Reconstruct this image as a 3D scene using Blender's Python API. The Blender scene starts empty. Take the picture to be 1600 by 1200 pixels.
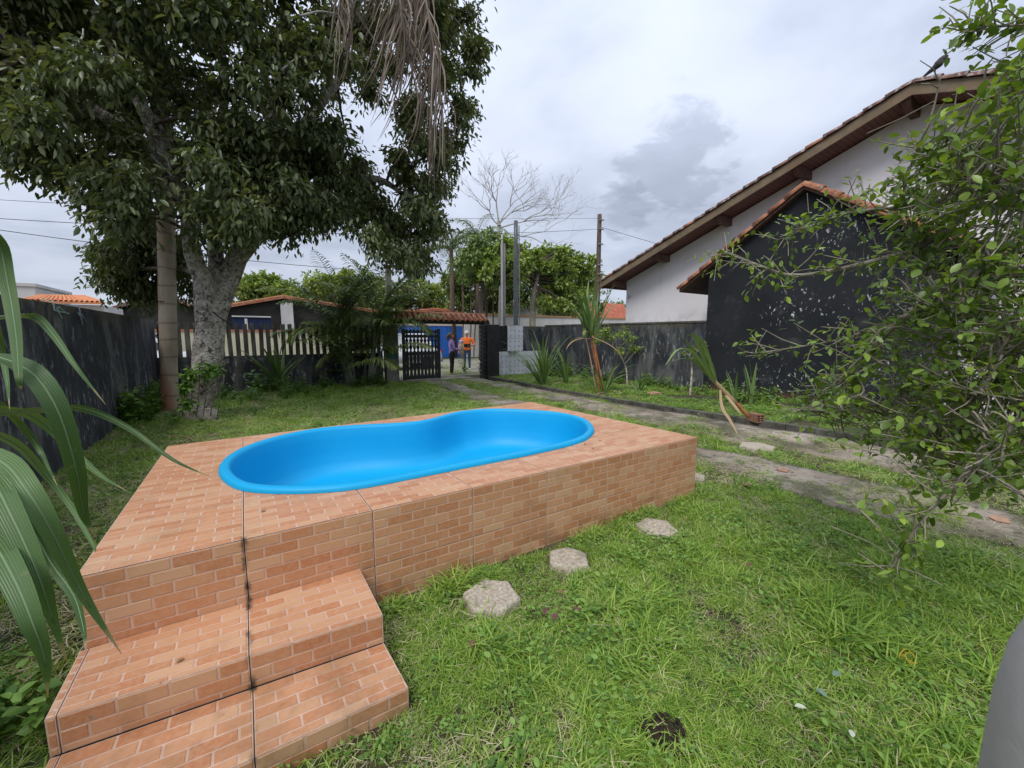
import bpy, math, random
import numpy as np
from mathutils import Vector, Matrix, noise as mnoise

rng = np.random.RandomState(7)
random.seed(7)
R = math.radians
SC = bpy.context.scene
COL = SC.collection

# ------------------------------------------------------------------ camera
CAM_H, FPX, HZ, VX = 1.6, 630.0, 523.0, 380.0
PITCH = math.atan((600 - HZ) / FPX)
YAW = math.atan((800 - VX) / FPX * math.cos(PITCH))
cam_d = bpy.data.cameras.new("camera")
cam_d.sensor_width = 36.0
cam_d.lens = FPX / 1600 * 36
cam_d.clip_start = 0.05
cam_d.clip_end = 2000
cam = bpy.data.objects.new("camera", cam_d)
COL.objects.link(cam)
cam.location = (0, 0, CAM_H)
cam.rotation_euler = (math.pi / 2 - PITCH, 0, -YAW)
SC.camera = cam

# ------------------------------------------------------------------ sky, sun, exposure
SUN_AZ, SUN_EL = R(238), R(53)      # azimuth clockwise from +Y
world = bpy.data.worlds.new("World")
SC.world = world
world.use_nodes = True
wn, wl = world.node_tree.nodes, world.node_tree.links
wn.clear()
w_out = wn.new("ShaderNodeOutputWorld")
w_bg = wn.new("ShaderNodeBackground")
w_sky = wn.new("ShaderNodeTexSky")
w_sky.sky_type = 'NISHITA'
w_sky.sun_disc = False
w_sky.sun_elevation = SUN_EL
w_sky.sun_rotation = SUN_AZ
w_tc = wn.new("ShaderNodeTexCoord")
w_sep = wn.new("ShaderNodeSeparateXYZ")
wl.new(w_tc.outputs['Generated'], w_sep.inputs[0])


def wmath(op, a, b=None, c=None):
    n = wn.new("ShaderNodeMath")
    n.operation = op
    for i, v in enumerate((a, b, c)):
        if v is None:
            continue
        if hasattr(v, 'links'):
            wl.new(v, n.inputs[i])
        else:
            n.inputs[i].default_value = v
    return n.outputs[0]


zc = wmath('ADD', wmath('MAXIMUM', w_sep.outputs[2], 0.0), 0.16)
cx = wmath('DIVIDE', w_sep.outputs[0], zc)
cy = wmath('DIVIDE', w_sep.outputs[1], zc)
w_cmb = wn.new("ShaderNodeCombineXYZ")
wl.new(cx, w_cmb.inputs[0])
wl.new(cy, w_cmb.inputs[1])


def wnoise(scale, detail, rough, dist=0.0, off=(0, 0, 0)):
    mp = wn.new("ShaderNodeMapping")
    mp.inputs['Location'].default_value = off
    wl.new(w_cmb.outputs[0], mp.inputs[0])
    n = wn.new("ShaderNodeTexNoise")
    n.inputs['Scale'].default_value = scale
    n.inputs['Detail'].default_value = detail
    n.inputs['Roughness'].default_value = rough
    n.inputs['Distortion'].default_value = dist
    wl.new(mp.outputs[0], n.inputs['Vector'])
    return n.outputs[0]


n1 = wnoise(0.55, 5, 0.55, 0.3, (3.1, 1.7, 0))
n2 = wnoise(2.1, 6, 0.55, 0.2, (0.4, 5.2, 0))
cl = wmath('ADD', wmath('MULTIPLY', n1, 0.62), wmath('MULTIPLY', n2, 0.38))


def cloud_spot(px, py, cosw, amp):
    # a darker cumulus with a ragged edge in a given direction of the sky
    f = Vector((math.sin(YAW) * math.cos(PITCH), math.cos(YAW) * math.cos(PITCH), -math.sin(PITCH)))
    r = Vector((math.cos(YAW), -math.sin(YAW), 0))
    u = r.cross(f)
    d = (f + r * ((px - 800) / FPX) + u * ((600 - py) / FPX)).normalized()
    vm = wn.new("ShaderNodeVectorMath")
    vm.operation = 'DOT_PRODUCT'
    wl.new(w_tc.outputs['Generated'], vm.inputs[0])
    vm.inputs[1].default_value = d
    n = wnoise(5.5, 6, 0.6, 0.4, (px * .01, py * .01, 0))
    e = wmath('ADD', vm.outputs['Value'], wmath('MULTIPLY', wmath('SUBTRACT', n, 0.5), (1 - cosw) * 3.2))
    mr = wn.new("ShaderNodeMapRange")
    mr.interpolation_type = 'SMOOTHSTEP'
    wl.new(e, mr.inputs[0])
    mr.inputs[1].default_value = cosw
    mr.inputs[2].default_value = 1 - (1 - cosw) * 0.25
    mr.inputs[3].default_value = 0
    mr.inputs[4].default_value = amp
    return mr.outputs[0]


spots = wmath('ADD', cloud_spot(1050, 255, 0.9925, 0.17), cloud_spot(975, 328, 0.9978, 0.15))
cl = wmath('SUBTRACT', cl, spots)
w_ramp = wn.new("ShaderNodeValToRGB")
w_ramp.color_ramp.interpolation = 'B_SPLINE'
els = w_ramp.color_ramp.elements
els[0].position, els[0].color = 0.24, (0.32, 0.36, 0.45, 1)
els[1].position, els[1].color = 0.70, (0.69, 0.745, 0.87, 1)
e_ = els.new(0.44); e_.color = (0.47, 0.52, 0.645, 1)
e_ = els.new(0.54); e_.color = (0.58, 0.635, 0.765, 1)
wl.new(cl, w_ramp.inputs[0])
# overcast dome: brighter overhead than at the horizon
grad = wmath('ADD', wmath('MULTIPLY', wmath('MAXIMUM', w_sep.outputs[2], 0.0), 0.75), 0.64)
w_mul = wn.new("ShaderNodeMixRGB"); w_mul.blend_type = 'MULTIPLY'; w_mul.inputs[0].default_value = 1
wl.new(w_ramp.outputs[0], w_mul.inputs[1])
wl.new(grad, w_mul.inputs[2])
w_skym = wn.new("ShaderNodeMixRGB"); w_skym.blend_type = 'MULTIPLY'; w_skym.inputs[0].default_value = 1
w_skym.inputs[2].default_value = (0.1, 0.1, 0.1, 1)
wl.new(w_sky.outputs[0], w_skym.inputs[1])
w_mix = wn.new("ShaderNodeMixRGB"); w_mix.inputs[0].default_value = 0.93
wl.new(w_skym.outputs[0], w_mix.inputs[1])
wl.new(w_mul.outputs[0], w_mix.inputs[2])
wl.new(w_mix.outputs[0], w_bg.inputs[0])
w_bg.inputs[1].default_value = 1.0
wl.new(w_bg.outputs[0], w_out.inputs[0])

sun_d = bpy.data.lights.new("sun", 'SUN')
sun_d.energy = 1.5
sun_d.angle = R(25)
sun_d.color = (1.0, 0.96, 0.9)
sun = bpy.data.objects.new("sun", sun_d)
COL.objects.link(sun)
sdir = Vector((math.sin(SUN_AZ) * math.cos(SUN_EL), math.cos(SUN_AZ) * math.cos(SUN_EL), math.sin(SUN_EL)))
sun.rotation_euler = sdir.to_track_quat('Z', 'Y').to_euler()
sun.location = sdir * 60

SC.view_settings.view_transform = 'Standard'
SC.view_settings.look = 'None'
SC.view_settings.exposure = 0.52
SC.view_settings.gamma = 1
SC.view_settings.use_curve_mapping = False

# ------------------------------------------------------------------ surveying: photo pixel -> point at a known plane
_F = Vector((math.sin(YAW) * math.cos(PITCH), math.cos(YAW) * math.cos(PITCH), -math.sin(PITCH)))
_R = Vector((math.cos(YAW), -math.sin(YAW), 0))
_U = _R.cross(_F)
_C = Vector((0, 0, CAM_H))


def at(px, py, Y=None, X=None, Z=None, D=None):
    d = _F + _R * ((px - 800) / FPX) + _U * ((600 - py) / FPX)
    if Y is not None:
        k = Y / d.y
    elif X is not None:
        k = X / d.x
    elif Z is not None:
        k = (Z - CAM_H) / d.z
    else:
        k = D / d.length
    return _C + d * k


# ------------------------------------------------------------------ materials
MATS = {}


def mat(name, c1, c2=None, rough=0.7, scale=4.0, detail=5, stretch=(1, 1, 1), bump=0.0, bscale=None, bdist=0.02,
        attr=False, objrand=False, trans=0.0, spec=0.4, metal=0.0, c3=None, lo=0.35, hi=0.65, extra=None, coord='pos'):
    """Principled material; colour = ramp c1..c2(..c3) over noise, per-leaf attribute v or per-object random."""
    m = bpy.data.materials.new(name)
    MATS[name] = m
    m.use_nodes = True
    nt = m.node_tree
    N, L = nt.nodes, nt.links
    N.clear()
    out = N.new("ShaderNodeOutputMaterial")
    b = N.new("ShaderNodeBsdfPrincipled")
    b.inputs['Roughness'].default_value = rough
    b.inputs['Specular IOR Level'].default_value = spec
    b.inputs['Metallic'].default_value = metal
    if coord == 'pos':
        g = N.new("ShaderNodeNewGeometry").outputs['Position']
    else:
        g = N.new("ShaderNodeTexCoord").outputs['Object']
    mp = N.new("ShaderNodeMapping")
    mp.inputs['Scale'].default_value = stretch
    L.new(g, mp.inputs[0])

    def nz(sc, det=5, ro=0.55, vec=None, di=0.0):
        n = N.new("ShaderNodeTexNoise")
        n.inputs['Scale'].default_value = sc
        n.inputs['Detail'].default_value = det
        n.inputs['Roughness'].default_value = ro
        n.inputs['Distortion'].default_value = di
        L.new(vec or mp.outputs[0], n.inputs['Vector'])
        return n.outputs[0]

    def ma(op, a, c=None):
        n = N.new("ShaderNodeMath"); n.operation = op
        for i, v in enumerate((a, c)):
            if v is None: continue
            if hasattr(v, 'links'): L.new(v, n.inputs[i])
            else: n.inputs[i].default_value = v
        return n.outputs[0]

    def rng_(x, a, c, o0=0.0, o1=1.0):
        n = N.new("ShaderNodeMapRange"); n.interpolation_type = 'SMOOTHSTEP'
        L.new(x, n.inputs[0])
        for i, v in enumerate((a, c, o0, o1)): n.inputs[i + 1].default_value = v
        return n.outputs[0]

    def mix(f, a, c, bl='MIX'):
        n = N.new("ShaderNodeMixRGB"); n.blend_type = bl
        for i, v in enumerate((f, a, c)):
            if hasattr(v, 'links'): L.new(v, n.inputs[i])
            elif i == 0: n.inputs[0].default_value = v
            else: n.inputs[i].default_value = (*v, 1)
        return n.outputs[0]
    col = None
    if c2 is None:
        rgb = N.new("ShaderNodeRGB"); rgb.outputs[0].default_value = (*c1, 1)
        col = rgb.outputs[0]
    else:
        if attr:
            a = N.new("ShaderNodeAttribute"); a.attribute_name = 'v'
            fac = a.outputs['Fac']
        elif objrand:
            fac = N.new("ShaderNodeObjectInfo").outputs['Random']
        else:
            fac = nz(scale, detail)
        rp = N.new("ShaderNodeValToRGB")
        e = rp.color_ramp.elements
        l0, h0 = (0, 1) if (attr or objrand) else (lo, hi)
        e[0].position, e[0].color = l0, (*c1, 1)
        e[1].position, e[1].color = h0, (*c2, 1)
        if c3 is not None:
            q = e.new((l0 + h0) / 2); q.color = (*c3, 1)
        L.new(fac, rp.inputs[0])
        col = rp.outputs[0]
    H = type('H', (), dict(N=N, L=L, nz=nz, ma=ma, rng=rng_, mix=mix, pos=g, b=b, mp=mp))
    if extra:
        col = extra(H, col)
    L.new(col, b.inputs['Base Color'])
    if bump:
        bn = N.new("ShaderNodeBump")
        bn.inputs['Strength'].default_value = bump
        bn.inputs['Distance'].default_value = bdist
        L.new(nz(bscale or scale * 4, 6, 0.6), bn.inputs['Height'])
        L.new(bn.outputs[0], b.inputs['Normal'])
    if trans > 0:
        t = N.new("ShaderNodeBsdfTranslucent")
        tc = mix(1.0, col, (1.3, 1.25, 0.45), 'MULTIPLY')
        L.new(tc, t.inputs[0])
        mx = N.new("ShaderNodeMixShader"); mx.inputs[0].default_value = trans
        L.new(b.outputs[0], mx.inputs[1]); L.new(t.outputs[0], mx.inputs[2])
        L.new(mx.outputs[0], out.inputs[0])
    else:
        L.new(b.outputs[0], out.inputs[0])
    return m


# ------------------------------------------------------------------ mesh helpers
def V3(*a):
    return Vector(a[0]) if len(a) == 1 else Vector(a)


class MB:
    def __init__(s):
        s.v, s.f, s.mi, s.a = [], [], [], []

    def add(s, vs, fs, mi=0, a=0.5):
        o = len(s.v)
        s.v += [tuple(p) for p in vs]
        s.a += [a] * len(vs)
        for f in fs:
            s.f.append(tuple(i + o for i in f)); s.mi.append(mi)
        return s

    def box(s, x0, x1, y0, y1, z0, z1, mi=0, M=None, a=0.5):
        vs = [Vector((x, y, z)) for z in (z0, z1) for y in (y0, y1) for x in (x0, x1)]
        if M is not None: vs = [M @ p for p in vs]
        return s.add(vs, [(0, 2, 3, 1), (4, 5, 7, 6), (0, 1, 5, 4), (2, 6, 7, 3), (0, 4, 6, 2), (1, 3, 7, 5)], mi, a)

    def bar(s, p0, p1, w, h, up=(0, 0, 1), mi=0, a=0.5):
        p0, p1 = Vector(p0), Vector(p1)
        d = (p1 - p0).normalized()
        up = Vector(up)
        sd = d.cross(up)
        if sd.length < 1e-4: sd = d.cross(Vector((1, 0, 0)))
        sd.normalize(); u = sd.cross(d)
        q = [sd * (i * w / 2) + u * (j * h / 2) for i, j in ((-1, -1), (1, -1), (1, 1), (-1, 1))]
        vs = [p0 + k for k in q] + [p1 + k for k in q]
        return s.add(vs, [(3, 2, 1, 0), (4, 5, 6, 7), (0, 1, 5, 4), (1, 2, 6, 5), (2, 3, 7, 6), (3, 0, 4, 7)], mi, a)

    def prism(s, poly, ext, mi=0, a=0.5):
        n = len(poly); ext = Vector(ext)
        vs = [Vector(p) for p in poly] + [Vector(p) + ext for p in poly]
        fs = [tuple(range(n))[::-1], tuple(range(n, 2 * n))] + [(i, (i + 1) % n, n + (i + 1) % n, n + i) for i in range(n)]
        return s.add(vs, fs, mi, a)

    def tube(s, pts, rads, n=8, mi=0, a=0.5, cap=True, wob=0.0):
        pts = [Vector(p) for p in pts]
        if not hasattr(rads, '__len__'): rads = [rads] * len(pts)
        o = len(s.v)
        prev = None
        for i, p in enumerate(pts):
            d = (pts[min(i + 1, len(pts) - 1)] - pts[max(i - 1, 0)])
            if d.length < 1e-9: d = Vector((0, 0, 1))
            d.normalize()
            if prev is None:
                x = d.cross(Vector((0, 1, 0.3)));
                if x.length < .1: x = d.cross(Vector((1, 0, 0)))
            else:
                x = prev - d * prev.dot(d)
            x.normalize(); prev = x
            y = d.cross(x)
            for k in range(n):
                t = 2 * math.pi * k / n
                r = rads[i] * (1 + (wob * mnoise.noise(Vector((p.x * 2 + math.cos(t), p.y * 2 + math.sin(t), p.z * 2))) if wob else 0))
                q = p + (x * math.cos(t) + y * math.sin(t)) * r
                s.v.append(tuple(q)); s.a.append(a)
        for i in range(len(pts) - 1):
            for k in range(n):
                s.f.append((o + i * n + k, o + i * n + (k + 1) % n, o + (i + 1) * n + (k + 1) % n, o + (i + 1) * n + k)); s.mi.append(mi)
        if cap:
            s.f.append(tuple(o + k for k in range(n))[::-1]); s.mi.append(mi)
            e = o + (len(pts) - 1) * n
            s.f.append(tuple(e + k for k in range(n))); s.mi.append(mi)
        return s

    def lathe(s, prof, c, n=12, mi=0, a=0.5, axis='z'):
        o = len(s.v); c = Vector(c)
        for r, z in prof:
            for k in range(n):
                t = 2 * math.pi * k / n
                q = Vector((r * math.cos(t), r * math.sin(t), z))
                if axis == 'x': q = Vector((q.z, q.x, q.y))
                if axis == 'y': q = Vector((q.x, q.z, q.y))
                s.v.append(tuple(c + q)); s.a.append(a)
        for i in range(len(prof) - 1):
            for k in range(n):
                s.f.append((o + i * n + k, o + i * n + (k + 1) % n, o + (i + 1) * n + (k + 1) % n, o + (i + 1) * n + k)); s.mi.append(mi)
        s.f.append(tuple(o + k for k in range(n))[::-1]); s.mi.append(mi)
        e = o + (len(prof) - 1) * n
        s.f.append(tuple(e + k for k in range(n))); s.mi.append(mi)
        return s

    def ribbon(s, pts, widths, side=None, fold=0.15, mi=0, a=0.5):
        """leaf blade: three verts per station with a shallow keel"""
        pts = [Vector(p) for p in pts]
        o = len(s.v)
        n = len(pts)
        for i, p in enumerate(pts):
            d = (pts[min(i + 1, n - 1)] - pts[max(i - 1, 0)]).normalized()
            if side is None:
                sd = d.cross(Vector((0, 0, 1)))
                if sd.length < 0.05: sd = Vector((1, 0, 0))
            else:
                sd = Vector(side) - d * d.dot(Vector(side))
                if sd.length < 1e-3: sd = d.cross(Vector((0, 0, 1)))
            sd.normalize()
            up = sd.cross(d)
            w = widths[i] if hasattr(widths, '__len__') else widths
            s.v += [tuple(p - sd * w / 2 + up * w * fold), tuple(p), tuple(p + sd * w / 2 + up * w * fold)]
            s.a += [a] * 3
        for i in range(n - 1):
            q = o + i * 3
            s.f += [(q, q + 1, q + 4, q + 3), (q + 1, q + 2, q + 5, q + 4)]
            s.mi += [mi, mi]
        return s

    def mesh(s, name):
        me = bpy.data.meshes.new(name)
        me.from_pydata(s.v, [], s.f)
        if any(s.mi):
            me.polygons.foreach_set('material_index', s.mi)
        at_ = me.attributes.new('v', 'FLOAT', 'POINT')
        at_.data.foreach_set('value', s.a)
        me.update()
        return me

    def build(s, name, mats, parent=None, smooth=False, bevel=0.0):
        return link(name, s.mesh(name), mats, parent, smooth, bevel)


def np_mesh(name, v, f, a=None):
    """v (N,3), f (M,k) numpy"""
    me = bpy.data.meshes.new(name)
    k = f.shape[1]
    me.vertices.add(len(v)); me.vertices.foreach_set('co', v.astype(np.float32).ravel())
    me.loops.add(f.size); me.loops.foreach_set('vertex_index', f.astype(np.int32).ravel())
    me.polygons.add(len(f))
    me.polygons.foreach_set('loop_start', np.arange(0, f.size, k, dtype=np.int32))
    if a is not None:
        at_ = me.attributes.new('v', 'FLOAT', 'POINT')
        at_.data.foreach_set('value', a.astype(np.float32))
    me.update(calc_edges=True)
    me.validate()
    return me


def link(name, me, mats, parent=None, smooth=False, bevel=0.0):
    o = bpy.data.objects.new(name, me)
    COL.objects.link(o)
    for m in (mats if isinstance(mats, (list, tuple)) else [mats]):
        me.materials.append(MATS[m])
    if smooth:
        me.polygons.foreach_set('use_smooth', [True] * len(me.polygons)); me.update()
    if parent is not None:
        o.parent = parent
        if parent.type == 'EMPTY':
            o.matrix_parent_inverse = Matrix.Translation(-parent.location)
    if bevel:
        b = o.modifiers.new('bevel', 'BEVEL'); b.width = bevel; b.segments = 2; b.limit_method = 'ANGLE'
    return o


def thing(name, loc, label, cat, group=None):
    o = bpy.data.objects.new(name, None)
    o.empty_display_size = 0.1
    COL.objects.link(o)
    o.location = loc
    return tag(o, label, cat, group)


def tag(o, label=None, cat=None, group=None, kind=None):
    if label: o['label'] = label
    if cat: o['category'] = cat
    if group: o['group'] = group
    if kind: o['kind'] = kind
    return o


def struct(name, mb, mats, smooth=False):
    o = mb.build(name, mats, None, smooth)
    o['kind'] = 'structure'
    return o


def bez(pts, n=10):
    """Catmull-Rom through pts"""
    pts = [Vector(p) for p in pts]
    if len(pts) == 2: pts = [pts[0], (pts[0] + pts[1]) / 2, pts[1]]
    P = [pts[0] * 2 - pts[1]] + pts + [pts[-1] * 2 - pts[-2]]
    out = []
    for i in range(1, len(P) - 2):
        for k in range(n):
            t = k / n
            a, b, c, d = P[i - 1], P[i], P[i + 1], P[i + 2]
            out.append(0.5 * ((2 * b) + (c - a) * t + (2 * a - 5 * b + 4 * c - d) * t * t + (3 * b - a - 3 * c + d) * t ** 3))
    out.append(pts[-1])
    return out


def leaves_np(P, D, Nn, Ln, W, fold=0.18, curl=0.12):
    """folded lance-shaped leaves of two quads. P,D,Nn (N,3); Ln,W (N,)"""
    D = D / np.linalg.norm(D, axis=1, keepdims=True)
    S = np.cross(D, Nn); S /= np.linalg.norm(S, axis=1, keepdims=True) + 1e-9
    U = np.cross(S, D)
    L1, W1 = Ln[:, None], W[:, None]
    up = U * W1 * fold
    l1 = P + D * L1 * .28 - S * W1 * .44 + up
    l2 = P + D * L1 * .66 - S * W1 * .46 + up - U * L1 * curl * .4
    r1 = P + D * L1 * .28 + S * W1 * .44 + up
    r2 = P + D * L1 * .66 + S * W1 * .46 + up - U * L1 * curl * .4
    t = P + D * L1 - U * L1 * curl
    v = np.stack([P, l1, l2, t, r2, r1], 1).reshape(-1, 3)
    o = (np.arange(len(P)) * 6)[:, None, None]
    f = np.array([[0, 3, 2, 1], [0, 5, 4, 3]])[None]
    return v, (o + f).reshape(-1, 4)


def leaves_fine(P, D, Nn, Ln, W, fold=0.10, curl=0.15):
    """oval leaves, 5 stations x 3 verts, 8 quads"""
    D = D / np.linalg.norm(D, axis=1, keepdims=True)
    S = np.cross(D, Nn); S /= np.linalg.norm(S, axis=1, keepdims=True) + 1e-9
    U = np.cross(S, D)
    rows = []
    for t, w in ((0, .10), (.22, .78), (.5, 1.0), (.8, .66), (1, .06)):
        c = P + D * (Ln * t)[:, None] - U * (Ln * curl * t * t)[:, None]
        hw = (W * w * .5)[:, None]
        up = U * (W * w * fold)[:, None]
        rows += [c - S * hw + up, c, c + S * hw + up]
    v = np.stack(rows, 1).reshape(-1, 3)
    f = []
    for i in range(4):
        q = i * 3
        f += [(q, q + 1, q + 4, q + 3), (q + 1, q + 2, q + 5, q + 4)]
    n = len(P)
    F = (np.arange(n) * 15)[:, None, None] + np.array(f)[None]
    return v, F.reshape(-1, 4)


def rdir(n, r=rng):
    d = r.normal(size=(n, 3)); return d / np.linalg.norm(d, axis=1, keepdims=True)


# ------------------------------------------------------------------ palette
mat('soil', (0.028, 0.020, 0.011), (0.10, 0.078, 0.045), 0.95, 3.0, bump=0.6, bscale=40,
    extra=lambda H, c: H.mix(H.rng(H.nz(1.3, 6, .65), .40, .58), c, (0.045, 0.075, 0.018)))
mat('street', (0.20, 0.18, 0.13), (0.33, 0.31, 0.26), 0.95, 0.8, bump=0.4, bscale=20,
    extra=lambda H, c: H.mix(H.rng(H.nz(0.5, 6, .65), .50, .62, 0, .8), c, (0.13, 0.17, 0.055)))


def conc_extra(H, c):
    c = H.mix(H.rng(H.nz(1.5, 8, .72), .44, .60, 0, .9), c, (0.10, 0.10, 0.05))
    c = H.mix(H.rng(H.nz(14, 6, .7), .53, .62, 0, .75), c, (0.075, 0.062, 0.04))
    c = H.mix(H.rng(H.nz(30, 4, .6), .60, .68, 0, .6), c, (0.42, 0.38, 0.30))
    return c


mat('old_concrete', (0.19, 0.15, 0.11), (0.42, 0.36, 0.29), 0.92, 1.2, bump=0.5, bscale=35, bdist=0.01, extra=conc_extra)
mat('kerb_concrete', (0.06, 0.058, 0.045), (0.15, 0.14, 0.12), 0.95, 5, bump=0.6, bscale=25)
mat('blade', (0.11, 0.22, 0.022), (0.50, 0.60, 0.15), 0.5, attr=True, c3=(0.25, 0.43, 0.05), trans=0.34)
mat('dry_blade', (0.28, 0.26, 0.12), (0.70, 0.64, 0.40), 0.8, attr=True, trans=0.15)
mat('weed_leaf', (0.075, 0.165, 0.025), (0.24, 0.40, 0.08), 0.5, attr=True, trans=0.25)


def brick_extra(H, c):
    # per-brick mottling plus mould that grows out of the open tile joints
    c = H.mix(H.rng(H.nz(55, 3, .6), .35, .7, 0, .45), c, (0.62, 0.37, 0.235))
    c = H.mix(H.rng(H.nz(3.2, 7, .7), .50, .70, 0, .38), c, (0.36, 0.20, 0.10))
    c = H.mix(H.rng(H.nz(24, 5, .7), .64, .72, 0, .5), c, (0.20, 0.11, 0.06))
    sep = H.N.new("ShaderNodeSeparateXYZ"); H.L.new(H.pos, sep.inputs[0])
    dirt = H.rng(sep.outputs[2], 0.0, 0.22, 1.0, 0.0)
    c = H.mix(H.ma('MULTIPLY', dirt, H.rng(H.nz(6, 6, .65), .42, .62, 0, .6)), c, (0.22, 0.13, 0.06))
    dx = H.ma('ABSOLUTE', H.ma('ADD', sep.outputs[0], 0.066))
    dx = H.ma('ADD', dx, H.ma('MULTIPLY', H.ma('SUBTRACT', H.nz(38, 5, .7), .5), .05))
    near = H.rng(dx, 0.0, 0.022, 1.0, 0.0)
    fr = H.ma('MULTIPLY', H.rng(sep.outputs[1], 2.335, 2.345, 1.0, 0.0), H.rng(H.nz(5.0, 2, .5), .42, .56))
    return H.mix(H.ma('MULTIPLY', H.ma('MULTIPLY', near, fr), .95), c, (0.035, 0.028, 0.02))


mat('brick_tile', (0.49, 0.20, 0.088), (0.62, 0.375, 0.215), 0.36, objrand=True, c3=(0.57, 0.275, 0.138), bump=0.12, bscale=160, bdist=.004, extra=brick_extra)
mat('brick_tile_joined', (0.49, 0.20, 0.088), (0.62, 0.375, 0.215), 0.36, attr=True, c3=(0.57, 0.275, 0.138), bump=0.12, bscale=160, bdist=.004, extra=brick_extra)
mat('tile_body', (0.57, 0.39, 0.29), (0.65, 0.47, 0.36), 0.45, 30, extra=brick_extra)
mat('grout', (0.06, 0.05, 0.045), (0.11, 0.09, 0.075), 0.95, 20)
mat('pool_blue', (0.002, 0.36, 0.68), (0.003, 0.38, 0.71), 0.5, 2.0, spec=0.35)
mat('stone', (0.36, 0.30, 0.22), (0.62, 0.55, 0.44), 0.95, 45, detail=3, bump=1.0, bscale=90, bdist=0.012,
    extra=lambda H, c: H.mix(H.rng(H.nz(8, 5, .6), .5, .7, 0, .6), c, (0.20, 0.175, 0.115)))


def left_wall_extra(H, c):
    st = H.N.new("ShaderNodeMapping"); st.inputs['Scale'].default_value = (1.3, 1.3, 0.42); H.L.new(H.pos, st.inputs[0])
    s1 = H.nz(1.5, 8, .68, st.outputs[0], .5)
    c = H.mix(H.rng(s1, .45, .66, 0, .85), c, (0.16, 0.165, 0.155))
    c = H.mix(H.rng(H.nz(2.6, 6, .65), .55, .7, 0, .6), c, (0.085, 0.08, 0.055))
    st2 = H.N.new("ShaderNodeMapping"); st2.inputs['Scale'].default_value = (4.5, 4.5, 1.5); H.L.new(H.pos, st2.inputs[0])
    sep = H.N.new("ShaderNodeSeparateXYZ"); H.L.new(H.pos, sep.inputs[0])
    low = H.rng(sep.outputs[2], 0.2, 1.5, 1, .35)
    ch = H.ma('MULTIPLY', H.ma('MULTIPLY', H.rng(H.nz(2.6, 7, .7, st2.outputs[0], .4), .545, .64), H.rng(H.nz(0.8, 3, .5), .42, .55)), low)
    c = H.mix(ch, c, (0.46, 0.46, 0.45))
    c = H.mix(H.ma('MULTIPLY', H.rng(sep.outputs[2], 1.7, 2.0), H.rng(H.nz(3, 5, .6), .4, .6, 0, .85)), c, (0.12, 0.10, 0.06))
    return c


mat('black_wall_stained', (0.020, 0.023, 0.031), (0.042, 0.045, 0.054), 0.85, 1.5, bump=0.35, bscale=14, extra=left_wall_extra)


def shed_extra(H, c):
    st = H.N.new('ShaderNodeMapping'); st.inputs['Scale'].default_value = (1, 1, .6); H.L.new(H.pos, st.inputs[0])
    m = H.rng(H.nz(0.8, 4, .55), .48, .60)
    ch = H.ma('MULTIPLY', H.rng(H.nz(15, 6, .66, st.outputs[0], .3), .605, .635), m)
    c = H.mix(ch, c, (0.62, 0.63, 0.62))
    c = H.mix(H.rng(H.nz(1.8, 6, .7), .55, .75, 0, .5), c, (0.10, 0.10, 0.095))
    sep = H.N.new("ShaderNodeSeparateXYZ"); H.L.new(H.pos, sep.inputs[0])
    return H.mix(H.ma('MULTIPLY', H.rng(sep.outputs[2], 0.05, 0.35, 1, 0), H.rng(H.nz(3, 5), .35, .6)), c, (0.11, 0.06, 0.035))


mat('black_wall_peeling', (0.010, 0.012, 0.016), (0.020, 0.022, 0.027), 0.8, 1.3, bump=0.3, bscale=12, extra=shed_extra)
mat('black_paint', (0.012, 0.012, 0.013), (0.03, 0.028, 0.026), 0.6, 6, bump=0.25, bscale=30)
mat('picket_concrete', (0.06, 0.058, 0.05), (0.17, 0.165, 0.145), 0.9, 5, stretch=(1, 1, .4))
mat('post_concrete', (0.20, 0.185, 0.155), (0.34, 0.31, 0.26), 0.9, 4, bump=0.3, bscale=30)
mat('meter_green', (0.03, 0.11, 0.11), (0.045, 0.14, 0.13), 0.5, 8)


def deco_extra(H, c):
    # small printed sprig in the middle of every half tile
    v = H.N.new("ShaderNodeTexVoronoi"); v.inputs['Scale'].default_value = 5.2; v.inputs['Randomness'].default_value = 0.12
    H.L.new(H.pos, v.inputs['Vector'])
    d = H.ma('ADD', v.outputs['Distance'], H.ma('MULTIPLY', H.ma('SUBTRACT', H.nz(26, 3, .6), .5), .75))
    c = H.mix(H.rng(d, .16, .34, .7, 0), c, (0.40, 0.42, 0.45))
    return H.mix(H.rng(H.nz(3.3, 5, .6), .56, .68, 0, .55), c, (0.42, 0.42, 0.27))


mat('deco_tile', (0.68, 0.69, 0.71), (0.76, 0.77, 0.79), 0.25, 3, extra=deco_extra, spec=.5)
def white_extra(H, c):
    c = H.mix(H.rng(H.nz(1.6, 7, .7), .55, .75, 0, .4), c, (0.60, 0.54, 0.52))
    st = H.N.new('ShaderNodeMapping'); st.inputs['Scale'].default_value = (3, 3, .25); H.L.new(H.pos, st.inputs[0])
    c = H.mix(H.rng(H.nz(1.6, 6, .65, st.outputs[0]), .56, .74, 0, .3), c, (0.58, 0.53, 0.51))
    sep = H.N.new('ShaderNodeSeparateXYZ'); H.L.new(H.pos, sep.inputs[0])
    return H.mix(H.ma('MULTIPLY', H.rng(sep.outputs[2], 1.9, 2.7, 1, 0), H.rng(H.nz(2.5, 6, .7), .42, .66, 0, .55)), c, (0.42, 0.40, 0.37))


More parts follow.
